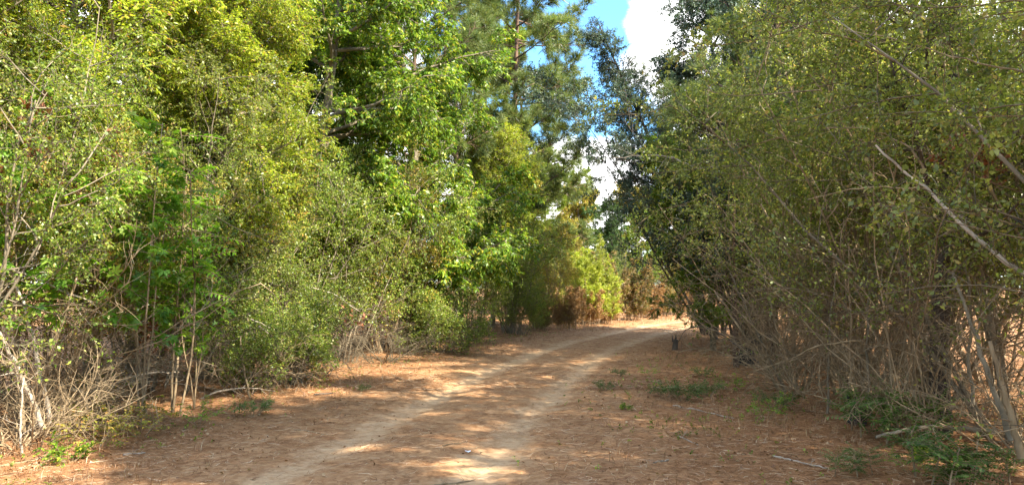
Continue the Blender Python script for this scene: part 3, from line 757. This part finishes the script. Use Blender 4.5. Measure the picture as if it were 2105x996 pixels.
# ------------------------------------------------------------------ poles, logs, dead brush
print('details')
prng = np.random.RandomState(7)
def stick(name, label, cat, pts, r0, r1, mat='bark_pale', twigs=0, tw=(.2, .6), group=None, sides=8, part='stem'):
    o, g, P = pole(pts, r0, r1, prng, sides=sides, mat=mat, twigs=twigs, tw=tw)
    ob = link(name, g.mesh(name, M[mat], True)); ob.location = o
    tag(ob, label, cat, group)
    return ob
LP = 'pale leaning poles at lower left'
stick('leaning_pole', 'longest pale grey pole leaning left out of the dead brush at lower left', 'pole', [at(103, 872, 8.0), at(70, 700, 7.9), at(45, 610, 7.8), at(20, 540, 7.7)], .024, .011, twigs=7, tw=(.3, .9), group=LP)
stick('leaning_pole', 'pale pole entering from the left frame edge and sloping down into the dead brush', 'pole', [at(88, 880, 7.7), at(55, 790, 7.6), at(0, 680, 7.4), at(-30, 610, 7.3)], .024, .014, twigs=5, group=LP)
stick('leaning_pole', 'short forked bare stick standing at the verge in front of the dead brush', 'pole', [at(45, 932, 7.25), at(42, 880, 7.25), at(46, 800, 7.3), at(52, 770, 7.4)], .012, .006, twigs=4, tw=(.2, .5), group=LP)
stick('arching_branch', 'pale bare branch arching to the right above the leaning poles at left', 'branch', [at(-20, 545, 7.6), at(40, 555, 7.7), at(110, 590, 7.9), at(190, 620, 8.2)], .014, .006, twigs=8, tw=(.3, .8), group='bare branches in the left thicket')
stick('hooked_stem', 'thick brown stem bent over like a hook beside the grey trunk at left', 'stem', [at(122, 850, 8.3), at(128, 812, 8.3), at(150, 798, 8.3), at(172, 805, 8.35), at(182, 850, 8.4)], .03, .025, 'bark_tan')
stick('slender_stem', 'slender pale stem curving up beside the grey trunk at left', 'stem', [at(200, 880, 8.6), at(208, 660, 8.7), at(222, 600, 8.8), at(235, 550, 9.0)], .018, .008, 'bark_tan', 5)
stick('hanging_vine', 'pale vine hanging in loose bends in front of the dark hollow at left', 'vine', [at(245, 600, 9.2), at(262, 640, 9.2), at(270, 680, 9.2), at(292, 720, 9.2), at(300, 745, 9.2), at(330, 752, 9.2)], .008, .006, 'bark_tan')
stick('dead_branch', 'pale broken branch sloping down to the left within the left thicket', 'branch', [at(230, 795, 9.3), at(265, 772, 9.4), at(320, 765, 9.6), at(368, 764, 9.8)], .017, .008, 'bark_pale', 3, (.15, .4))
DB = 'crossed bare branches at the foot of the left bushes'
stick('dead_branch', 'thick bare branch rising to the right from the left verge, crossing the others', 'branch', [at(375, 815, 10.8), at(420, 750, 11), at(450, 700, 11.2), at(470, 660, 11.3)], .026, .012, 'bark_grey', 6, group=DB)
stick('dead_branch', 'long grey branch lying low and curving along the left verge', 'branch', [at(385, 830, 10.6), at(440, 805, 10.7), at(490, 795, 10.9), at(565, 803, 11.4)], .018, .007, 'bark_pale', 8, (.2, .6), group=DB)
stick('dead_branch', 'reddish bare forked stem standing in the tangle on the left verge', 'branch', [at(520, 830, 10.9), at(505, 780, 11), at(498, 740, 11.1), at(495, 690, 11.2)], .017, .009, 'bark_tan', 6, (.3, .8), group=DB)
stick('dead_branch', 'mossy pale branch sloping down right towards the left verge', 'branch', [at(532, 670, 11.8), at(570, 700, 12), at(610, 745, 12.4), at(632, 778, 12.7)], .017, .012, 'bark_pale', 6, (.2, .5), group=DB)
stick('dead_branch', 'thin grey branch jutting right above the mossy pale one', 'branch', [at(515, 655, 11.8), at(560, 675, 12), at(605, 695, 12.3), at(640, 690, 12.6)], .012, .005, 'bark_pale', 6, (.2, .6), group=DB)
stick('dead_branch', 'crooked bare branch reaching over the verge under the bright green tree', 'branch', [at(640, 590, 13.4), at(690, 605, 13.6), at(740, 640, 14)], .012, .005, 'bark_pale', 7, (.2, .6), group=DB)
# right
stick('leaning_branch', 'long pale dead branch sloping down from upper left to the right frame edge', 'branch', [at(1800, 298, 6.3), at(1850, 345, 6.2), at(1905, 380, 6.1), at(1960, 450, 6.0), at(2050, 530, 5.9), at(2130, 580, 5.8)], .009, .020, 'bark_pale', 3, (.2, .5))
stick('bare_branch', 'thin bare branch reaching left from the pale leaning branch', 'branch', [at(1905, 388, 6.1), at(1830, 385, 6.2), at(1760, 385, 6.4), at(1660, 410, 6.6)], .006, .003, 'bark_tan', 8, (.15, .5), group='thin bare branches on the right')
stick('bare_branch', 'thin bare branch arching left above the pale leaning branch', 'branch', [at(1900, 350, 6.6), at(1870, 300, 6.7), at(1790, 262, 7), at(1700, 262, 7.3)], .012, .004, 'bark_tan', 8, (.2, .6), group='thin bare branches on the right')
stick('bare_branch', 'long bare branch reaching left from the right frame edge near the top', 'branch', [at(2110, 150, 6.2), at(2000, 130, 6.3), at(1900, 95, 6.6), at(1740, 60, 7)], .009, .003, 'bark_tan', 10, (.2, .6), group='thin bare branches on the right')
stick('bare_branch', 'grey bare branch lying across the left ends of the right thicket below the blue-green trees', 'branch', [at(1440, 350, 15), at(1380, 322, 15), at(1320, 320, 15.2), at(1255, 325, 15.4)], .02, .006, 'bark_pale', 9, (.4, 1.1), group='thin bare branches on the right')
stick('bare_branch', 'bare branch arching low to the left over the small cut stump', 'branch', [at(1560, 745, 14), at(1500, 700, 14.4), at(1450, 668, 15), at(1410, 672, 15.4), at(1392, 705, 15.8)], .016, .005, 'bark_dark', 6, (.3, .7), group='thin bare branches on the right')
stick('bare_branch', 'grey branch curving down left through the middle of the right thicket', 'branch', [at(1770, 700, 8.8), at(1690, 705, 9), at(1620, 740, 9.4), at(1540, 765, 10)], .012, .004, 'bark_tan', 8, (.3, .8), group='thin bare branches on the right')
FS = 'stems fanning out of the right verge'
for k, (a, b, c, r, lab) in enumerate([
    ((1600, 800, 12), (1540, 700, 12.4), (1470, 600, 13), .026, 'thickest grey stem leaning left over the green weeds on the right verge'),
    ((1615, 805, 11.6), (1560, 690, 12), (1500, 560, 12.4), .020, 'pale stem leaning left just right of the thickest one on the right verge'),
    ((1640, 810, 11), (1600, 690, 11), (1565, 540, 11.2), .018, 'nearly upright stem left of the clear sunlit patch in the right thicket'),
    ((1700, 850, 9.6), (1705, 700, 9.6), (1720, 520, 9.8), .016, 'upright stem standing by the black stump'),
    ((1740, 852, 9.2), (1750, 700, 9.2), (1745, 500, 9.3), .018, 'straight upright stem right of the black stump'),
    ((1790, 860, 8.8), (1785, 700, 8.8), (1784, 560, 9), .020, 'straight yellowish pole above the fern-like sprig on the right'),
    ((1880, 810, 8.4), (1870, 700, 8.4), (1855, 520, 8.6), .020, 'upright tan stem left of the dark ridged trunk'),
    ((2080, 905, 6.4), (2020, 740, 6.6), (1960, 560, 7), .028, 'stout brown stem leaning left at the right frame edge'),
    ((2100, 940, 6.0), (2080, 860, 6.0), (2035, 700, 6.1), .035, 'thickest dark stem in the lower right corner'),
    ((2000, 830, 7.4), (1990, 600, 7.4), (1970, 400, 7.6), .018, 'upright stem behind the fallen log near the right edge')]):
    stick('leaning_sapling', lab, 'stem', [at(*a), at(*b), at(*c)], r, r * .45, ['bark_tan', 'bark_grey'][k % 2], 6, (.3, .9), group=FS)
stick('fallen_log', 'fallen curved log lying at the foot of the right thicket above the fern-like sapling', 'log', [at(1800, 898, 7.5), at(1855, 882, 7.5), at(1910, 875, 7.5), at(1980, 880, 7.4), at(2045, 885, 7.2)], .017, .024, 'bark_grey', 2, (.2, .4))

db1 = dead_brush(81, 1.9, 18, 'bark_tan'); db4 = dead_brush(84, 1.6, 16, 'twig'); db5 = dead_brush(85, 4.6, 16, 'bark_tan', .28); db2 = dead_brush(82, 2.4, 18, 'bark_tan', .7); db3 = dead_brush(83, 1.5, 13, 'bark_tan', 1.3)
DG = 'heaps of bare dead brush'
for i, (X, Y, me, sc, lab) in enumerate([
    (-4.85, 7.55, db1, .85, 'pale heap of bare dead brush in the lower left corner'),
    (-5.3, 8.7, db2, 1.0, 'tan upright dead brush behind the pale leaning poles'),
    (-4.95, 8.0, db3, .7, 'flattened tan dead brush under the leaning poles'),
    (-3.95, 11.3, db2, .7, 'bare brush heap on the left verge under the crossed branches'),
    (-3.4, 13.4, db4, .8, 'bare dead brush on the left verge right of the crossed branches'),
    (-2.7, 16.2, db4, .9, 'dim bare brush at the shaded foot of the left bushes midway'),
    (-1.7, 19.7, db4, .8, 'bare brush at the foot of the left bushes before the far bushes'),
    (4.4, 9.0, db2, 1.0, 'upright dead brush behind the black stump on the right'),
    (4.9, 7.1, db1, .95, 'dead brush sprawling over the fallen log at lower right'),
    (4.3, 11.4, db2, 1.0, 'dead brush left of the black stump on the right verge'),
    (4.6, 10.2, db5, 1.0, 'tall bare upright stems left of the pale leaning branch on the right'),
    (4.5, 12.2, db5, .9, 'tall bare upright stems right of the clear sunlit patch in the right thicket'),
    (5.0, 14.6, db5, .95, 'tall bare upright stems above the weeds of the right verge'),
    (4.3, 8.0, db5, .9, 'tall bare upright stems beside the dark ridged trunk on the right'),
    (7.0, 20.0, db5, .9, 'tall bare upright stems at the far left end of the right thicket'),
    (4.9, 14.0, db2, 1.0, 'bare brush among the fanning stems on the right verge'),
    (6.8, 19.2, db2, .9, 'dark bare brush beyond the fanning stems on the right')]):
    place('dead_brush', lab, 'brush', me, G(X, Y), i * 1.9, sc, DG)

# black stumps added to fill two dark spots, small cut stump
def stump(name, label, px, py, Y, r, h, mat, prongs):
    rng = np.random.RandomState(int(px))
    p = at(px, py, Y); x, y = p[0], p[1]
    K = 7
    P = np.array([[[.01 * k, .008 * k, -.05 + (h + .05) * k / (K - 1)] for k in range(K)]])
    g = Geo(); g.tubes(P, r * 1.5, r, 12, .5, .04, rng)
    g2 = Geo()
    a = rng.rand(prongs) * 6.28
    b = np.stack([np.cos(a) * r * .7, np.sin(a) * r * .7, 0 * a + h * .8], -1)
    Q = grow(b, np.stack([np.cos(a) * .2, np.sin(a) * .2, 1 + 0 * a], -1), rng.uniform(.4, 1.0, prongs) * h * .8, 4, .05, (0, 0, 0), rng)
    g2.tubes(Q, r * .35, r * .05, 5)
    place(name, label, 'stump', [('stub', g.mesh('stub', M[mat], True)), ('splinters', g2.mesh('splinters', M[mat], True))], G(x, y), 0, 1)
stump('black_stump', 'added black stump low at the foot of the right thicket', 1760, 868, 8.9, .085, .26, 'stump_black', 7)
stump('black_stump', 'added black stump behind the fan of pale stems on the right verge', 1532, 745, 15.6, .13, .42, 'stump_black', 7)
stump('cut_stump', 'small upright cut stub standing alone beside the track on the right', 1386, 716, 19.6, .06, .26, 'bark_dark', 6)

# ------------------------------------------------------------------ saplings, sprays and weeds
def lobed_sapling(seed, h=3.2, mat='sapling', leaf=(.07, .11)):
    rng = np.random.RandomState(seed)
    P = grow(np.zeros((3, 3)), np.array([[.1, 0, 1.], [-.2, .1, 1], [.1, -.2, 1]]), np.array([h, h * .8, h * .7]), 10, .06, (0, 0, .02), rng)
    P1, _, _ = branch(P, 11, .35, 1, (45, 80), (.4, 1.0), 6, .1, (0, 0, -.01), rng)
    g = Geo(); g.tubes(P, .014, .004, 5); g.tubes(P1, .005, .002, 3)
    L = Geo(); L.star(P1, 15, leaf, rng); L.star(P, 8, leaf, rng, .5)
    return [('stems', g.mesh('sapling_stems', M['bark_tan'], True)), ('foliage', L.mesh('sapling_foliage', M[mat]))]
def compound_sapling(seed, h=2.8, fronds=26, fl=(.3, .5), mat='sapling', leaf=(.05, .08), lo=.45, spread=.1, wid=(.3, .42)):
    rng = np.random.RandomState(seed)
    P = grow(rng.normal(size=(4, 3)) * [spread, spread, 0], np.array([[.1, 0, 1.], [-.15, .1, 1], [.1, -.2, 1], [-.1, -.1, 1]]), h * rng.uniform(.7, 1, 4), 10, .05, (0, 0, .0), rng)
    P1, _, _ = branch(P, fronds, lo, 1, (50, 85), fl, 8, .04, (0, 0, -.06), rng, tip=.1)
    g = Geo(); g.tubes(P, .012, .004, 5); g.tubes(P1, .003, .0015, 3)
    L = Geo(); L.leaves(P1, 15, leaf, wid, rng, t0=.15, planar=True, ang=(60, 75), flat=.9, droop=.15)
    return [('stems', g.mesh('sapling_stems', M['bark_tan'], True)), ('foliage', L.mesh('sapling_foliage', M[mat]))]
ls = lobed_sapling(91); cs = compound_sapling(92)
place('lobed_sapling', 'bright green sapling with lobed leaves in front of the left thicket above the leaning poles', 'sapling', ls, G(-4.2, 8.7), 0, 1.1)
place('lobed_sapling', 'smaller lobed-leaf sapling right at the edge of the dark hollow at left', 'sapling', ls, G(-4.1, 9.9), 2.2, .75)
place('lobed_sapling', 'lobed-leaf sapling climbing to the left frame edge under the yellow-green tree', 'sapling', ls, G(-5.0, 7.9), 4.0, 1.15)
place('compound_leaf_sapling', 'bright sapling with long feathered leaves lit up in front of the dark hollow at left', 'sapling', cs, G(-4.2, 9.5), 1, 1.35)
dl = herb(93, 5, .9, (.08, .13), (.55, .8), 'deadleaf', 4, 5, False, .6, .5)
def cluster(label, p, rz, sc, rots=(R(160), 0)):
    place('dead_leaf_cluster', label, 'leaves', dl, tuple(p), rz, sc, 'clusters of dead brown leaves caught in the bushes', rots)
cluster('cluster of pinkish brown dead leaves hanging high in the yellow-green foliage at upper left', at(170, 235, 8.2), 0, .9)
cluster('dark red dead leaves at the left frame edge in the foliage', at(45, 290, 7.8), 1, .7)
cluster('rusty orange dead leaves caught in the left bushes over the verge', at(650, 640, 13.2), 2, .9)
cluster('brown dead leaves caught behind the hanging vine in the dark hollow', at(262, 610, 9.6), 3, .8)
cluster('small brown dead leaves in the olive foliage at upper right', at(1985, 255, 6.4), 3, .5)
# sprigs on the right
fs1 = compound_sapling(94, .55, 16, (.22, .38), 'sapling', (.035, .06), .25, .16, (.42, .6))
M['fern'] = leaf_mat('fern_green_leaves', [(0, (.05, .11, .02)), (.6, (.10, .18, .04)), (1, (.20, .26, .08))], trans=.4)
fs2 = compound_sapling(95, .6, 22, (.25, .42), 'fern', (.035, .06), .3, .2, (.42, .6))
place('fern_like_sapling', 'large fern-like green sapling at the lower right corner of the picture', 'sapling', fs2, G(*at(1965, 990, 5.9)[:2]), 0, .85, 'fern-like saplings under the right thicket')
place('fern_like_sapling', 'fern-like sapling right of the large one at the lower right corner', 'sapling', fs2, G(*at(2040, 985, 6.1)[:2]), 2, .7, 'fern-like saplings under the right thicket')
place('fern_like_sapling', 'tall fern-like sprig rising in front of the black stump', 'sapling', fs2, G(*at(1785, 895, 8.0)[:2]), 4, .95, 'fern-like saplings under the right thicket')
place('fern_like_sapling', 'fern-like sprig behind the fallen log', 'sapling', fs2, G(*at(1880, 880, 8.2)[:2]), 1, .9, 'fern-like saplings under the right thicket')
place('fern_like_sapling', 'faint fern-like sprig flat on the needles left of the large one', 'sapling', fs2, G(*at(1735, 965, 6.5)[:2]), 5, .42, 'fern-like saplings under the right thicket')
hb = herb(101); hb2 = herb(102, 10, .35, (.04, .07), (.5, .7), 'bright'); hb3 = herb(103, 9, .5, (.03, .05), (.5, .7), 'autumn'); hb4 = herb(104, 12, .3, (.02, .035), (.5, .7), 'fern', 7, 9)
WG = 'small green weeds along the verges'
for i, (px, py, me, sc, lab) in enumerate([
    (1905, 950, hb2, .7, 'broad-leaved sunlit weed left of the large fern-like sapling'),
    (1860, 968, hb, .6, 'small speckled weed on the needles left of the broad-leaved one'),
    (2075, 880, hb3, .9, 'yellow-green sprig catching sun near the right frame edge'),
    (1400, 822, hb4, 1.6, 'largest dark green weed clump on the right verge'),
    (1365, 815, hb4, 1.1, 'green weed tuft just left of the largest clump'),
    (1450, 812, hb4, 1.2, 'dull green weed clump just right of the largest clump'),
    (1500, 800, hb, 1.0, 'weed clump at the foot of the fanning stems'),
    (1240, 800, hb4, .9, 'low green weed nearest the wheel track on the right'),
    (1270, 770, hb4, .8, 'low weed patch behind the one nearest the wheel track'),
    (1330, 770, hb, .8, 'sparse weed between the wheel track and the largest clump'),
    (1285, 840, hb2, .45, 'tiny dark-leaved weed alone in the needles right of the track'),
    (1440, 770, hb4, 1.0, 'weed clump in the shade behind the largest clump'),
    (1570, 862, hb, 1.1, 'weed at the left foot of the right thicket'),
    (1590, 840, hb4, 1.4, 'dark weed tuft under the right thicket'),
    (157, 945, hb2, .7, 'small plant with round leaves on the left verge in front of the dead brush'),
    (215, 915, hb3, 1.0, 'yellowing leafy weed right of the dead brush at left'),
    (245, 890, hb3, 1.1, 'tallest yellowing weed at the foot of the left thicket'),
    (190, 850, hb3, 1.3, 'yellow-leaved weed in front of the grey trunk at left'),
    (415, 872, hb, .8, 'green weed on the left verge below the crossed branches'),
    (530, 850, hb4, .9, 'low green weed on the verge right of the crossed branches'),
    (750, 800, hb4, .45, 'tiny weed on the needles of the left verge'),
    (300, 895, hb3, .9, 'yellow-green weed left of the green one on the left verge'),
    (975, 708, hb, .8, 'small weed at the feet of the far left bushes')]):
    Y = CAMZ * FPX / (py - HOR)
    place('weed', lab, 'weed', me, G(gx(px, Y), Y), i * 1.3, sc * (.75 if px > 1200 and px < 1650 else 1), WG)

# ------------------------------------------------------------------ sticks on the ground
GS = 'sticks lying on the ground'
for a, b, r, mat, lab in [
    ((890, 992), (978, 972), .008, 'bark_tan', 'straight stick at the bottom centre of the track'),
    ((912, 912), (962, 903), .006, 'bark_tan', 'thin stick lying between the wheel tracks above the white scrap'),
    ((1380, 832), (1505, 860), .010, 'bark_pale', 'pale curved stick below the largest green weed clump'),
    ((1580, 935), (1690, 958), .010, 'bark_pale', 'bleached stick on the needles at lower right'),
    ((1390, 895), (1430, 912), .007, 'bark_pale', 'short pale stick on the needles right of the track'),
    ((800, 765), (828, 779), .008, 'bark_tan', 'bent twig on the left verge beneath the bushes'),
    ((650, 811), (688, 806), .016, 'bark_dark', 'dark short stick at the edge of the left bushes'),
    ((265, 930), (310, 926), .010, 'bark_pale', 'pale stick among dry grass at the lower left'),
    ((610, 878), (690, 888), .006, 'bark_tan', 'long thin twig on the left verge near the sunlit sand'),
    ((1340, 945), (1370, 938), .010, 'bark_pale', 'broken pale twig in the dry grass right of the track'),
    ((0, 960), (115, 935), .012, 'bark_tan', 'slanting stick at the bottom left edge')]:
    pts = []
    for k in range(4):
        px = a[0] + (b[0] - a[0]) * k / 3; py = a[1] + (b[1] - a[1]) * k / 3
        Y = CAMZ * FPX / (py - HOR); x = gx(px, Y); pts.append([x, Y, float(gz(x, Y)) + r * .8])
    pts[1][1] += .03; pts[2][1] -= .02
    stick('stick', lab, 'stick', pts, r, r * .6, mat, 1, (.06, .15), GS)
# white scrap
Y = CAMZ * FPX / (922 - HOR); x = gx(963, Y)
rng = np.random.RandomState(3)
xs, ys = np.meshgrid(np.linspace(-.045, .045, 7), np.linspace(-.03, .03, 6))
V = np.stack([xs + rng.normal(size=xs.shape) * .003, ys + rng.normal(size=xs.shape) * .003, .012 + rng.normal(size=xs.shape) * .004 + xs * xs * 5], -1).reshape(-1, 3)
i = (np.arange(5)[:, None] * 7 + np.arange(6)[None]).ravel()
m, t = new_mat('crumpled_paper'); o = N(t, 'ShaderNodeOutputMaterial'); b = N(t, 'ShaderNodeBsdfPrincipled'); b.inputs['Base Color'].default_value = (.75, .76, .78, 1); b.inputs['Roughness'].default_value = .7
t.links.new(b.outputs[0], o.inputs['Surface'])
me = make_mesh('paper_scrap', V, np.stack([i, i + 1, i + 8, i + 7], -1), 4, m)
ps = link('paper_scrap', me); ps.scale = (.6, .6, .6); ps.location = G(x, Y); tag(ps, 'small crumpled white scrap between the wheel tracks', 'litter')
sm = ps.modifiers.new('thickness', 'SOLIDIFY'); sm.thickness = .001

# ------------------------------------------------------------------ uncountable litter and grass
def scatter(n, rng, f, x0, x1, y0, y1, yp=1.6):
    u = rng.rand(n * 3)
    y = y0 + (y1 - y0) * u ** yp
    x = rng.uniform(x0, x1, n * 3) + y * 0.0
    k = rng.rand(len(x)) < f(x, y)
    return x[k][:n], y[k][:n]
def needle_litter():
    rng = np.random.RandomState(201)
    def f(x, y):
        d = np.abs(road_d(x, y)); off = np.abs(d - .82)
        tr = np.clip((off - .12 + .3 * wob(x * 2.2, y * 1.3)) / .35, .10, 1)
        return tr * np.clip(.28 + .42 * d / 2 + .25 * wob(x * 1.7, y * 1.9), .12, 1)
    g = Geo()
    for n, (x0, x1, y0, y1), L, w in ((90000, (-7, 7, 4.8, 14), (.05, .15), .0036), (60000, (-8, 11, 12, 30), (.08, .20), .0055), (20000, (-4, 24, 28, 55), (.12, .28), .011)):
        x, y = scatter(n, rng, f, x0, x1, y0, y1, 1.5); q = len(x)
        a = rng.rand(q) * np.pi * 2; l = rng.uniform(L[0], L[1], q); tl = rng.normal(size=q) * .07
        bend = rng.normal(size=q) * .18
        d = np.stack([np.cos(a), np.sin(a), tl], -1); s_ = np.stack([-np.sin(a), np.cos(a), 0 * a], -1)
        c = np.stack([x, y, gz(x, y) + .006 + np.abs(tl) * l * .5 + rng.rand(q) * .01], -1)
        p0 = c - d * l[:, None] * .5; p2 = c + d * l[:, None] * .5; p1 = c + s_ * (l * bend)[:, None]
        tw_ = np.array([0, 0, 1.]) * rng.uniform(-.6, .6, q)[:, None]
        wv = (s_ + tw_) * w * .5
        V = np.stack([p0 - wv, p0 + wv, p1 + wv, p1 - wv, p2 + wv * .5, p2 - wv * .5], 1)
        F = (np.arange(q) * 6)[:, None, None] + np.array([[0, 1, 2, 3], [3, 2, 4, 5]])[None]
        r = np.repeat(rng.rand(q), 2)
        g.add(V.reshape(-1, 3), F.reshape(-1, 4), r)
    tag(link('pine_needle_litter', g.mesh('pine_needle_litter', M['litter'])), 'rusty fallen pine needles strewn over the track and verges', 'needles', kind='stuff')
needle_litter()
def leaf_litter():
    rng = np.random.RandomState(202)
    def f(x, y):
        d = np.abs(road_d(x, y)); return np.clip((d - .7) / 2.5, .05, 1)
    x, y = scatter(26000, rng, f, -9, 13, 4.8, 36, 1.5); q = len(x)
    b = np.stack([x, y, gz(x, y) + .008], -1)
    d = nrm(np.stack([rng.normal(size=q), rng.normal(size=q), rng.normal(size=q) * .3], -1))
    P = np.stack([b, b + d * .001, b + d * .002], 1)
    g = Geo(); g.leaves(P, 1, (.018, .05), (.4, .8), rng, ang=(0, 30), flat=.6, fold=.2)
    tag(link('leaf_litter', g.mesh('leaf_litter', M['straw'])), 'small dry fallen leaves scattered over the ground', 'leaves', kind='stuff')
leaf_litter()
def dry_grass():
    rng = np.random.RandomState(203)
    def f(x, y):
        d = road_d(x, y); a = np.abs(d)
        return np.clip((a - 1.3) / 1.2, 0, 1) * np.clip(.35 + .8 * wob(x * 1.1 + 3, y * .9), 0, 1) * np.where(a < 5, 1, .4)
    x, y = scatter(5200, rng, f, -8, 14, 4.8, 50, 1.35)
    x2 = rng.uniform(7, 22, 1500); y2 = 41 + (x2 - 8) * .62 + rng.uniform(2.2, 4.8, 1500); x = np.concatenate([x, x2]); y = np.concatenate([y, y2])
    k = 7; q = len(x) * k
    bx = np.repeat(x, k) + rng.normal(size=q) * .03; by = np.repeat(y, k) + rng.normal(size=q) * .03
    far = np.clip((by - 25) / 15, 0, 1)
    h = rng.uniform(.04, .17, q) * (1 + far * 1.4); a = rng.rand(q) * 6.28; ln_ = rng.uniform(.3, 1.3, q)
    d1 = np.stack([np.cos(a) * ln_ * .4, np.sin(a) * ln_ * .4, 1 + 0 * a], -1); d2 = np.stack([np.cos(a) * ln_ * 1.2, np.sin(a) * ln_ * 1.2, .5 + 0 * a], -1)
    b = np.stack([bx, by, gz(bx, by)], -1)
    s_ = np.stack([-np.sin(a + .6), np.cos(a + .6), 0 * a], -1) * (.0022 + .004 * far)[:, None]
    p1 = b + d1 * h[:, None] * .5; p2 = p1 + d2 * h[:, None] * .5
    V = np.stack([b - s_, b + s_, p1 + s_, p1 - s_, p2 + s_ * .3, p2 - s_ * .3], 1)
    F = (np.arange(q) * 6)[:, None, None] + np.array([[0, 1, 2, 3], [3, 2, 4, 5]])[None]
    g = Geo(); g.add(V.reshape(-1, 3), F.reshape(-1, 4), np.repeat(rng.rand(q), 2))
    tag(link('dry_grass', g.mesh('dry_grass', M['straw'])), 'short dry tan grass along both verges', 'grass', kind='stuff')
dry_grass()
def ground_cover():
    rng = np.random.RandomState(204)
    def f(x, y):
        d = road_d(x, y)
        r_ = np.exp(-((x - 2.6 - (y - 11) * .18) / 1.1) ** 2) * np.exp(-((y - 11.5) / 4) ** 2)
        l_ = np.exp(-((d + 3.1) / .6) ** 2) * .5
        return np.clip((r_ + l_) * np.clip(.5 + wob(x * 2.1, y * 1.6), 0, 1), 0, 1)
    x, y = scatter(5200, rng, f, -7, 8, 6, 30, 1.3); q = len(x)
    b = np.stack([x, y, gz(x, y)], -1)
    P = grow(b, rng.normal(size=(q, 3)) * [.7, .7, .2] + [0, 0, .6], rng.uniform(.04, .13, q), 4, .2, (0, 0, 0), rng)
    g = Geo(); g.tubes(P, .002, .001, 3)
    L = Geo(); L.leaves(P, 8, (.015, .035), (.45, .7), rng, flat=.8)
    V = Geo(); V.V = L.V; V.F = L.F; V.r = L.r; V.n = L.n
    tag(link('ground_cover', L.mesh('ground_cover', M['privet'])), 'tiny green seedlings speckling the verges', 'ground cover', kind='stuff')
ground_cover()
print('objects', len(bpy.data.objects))
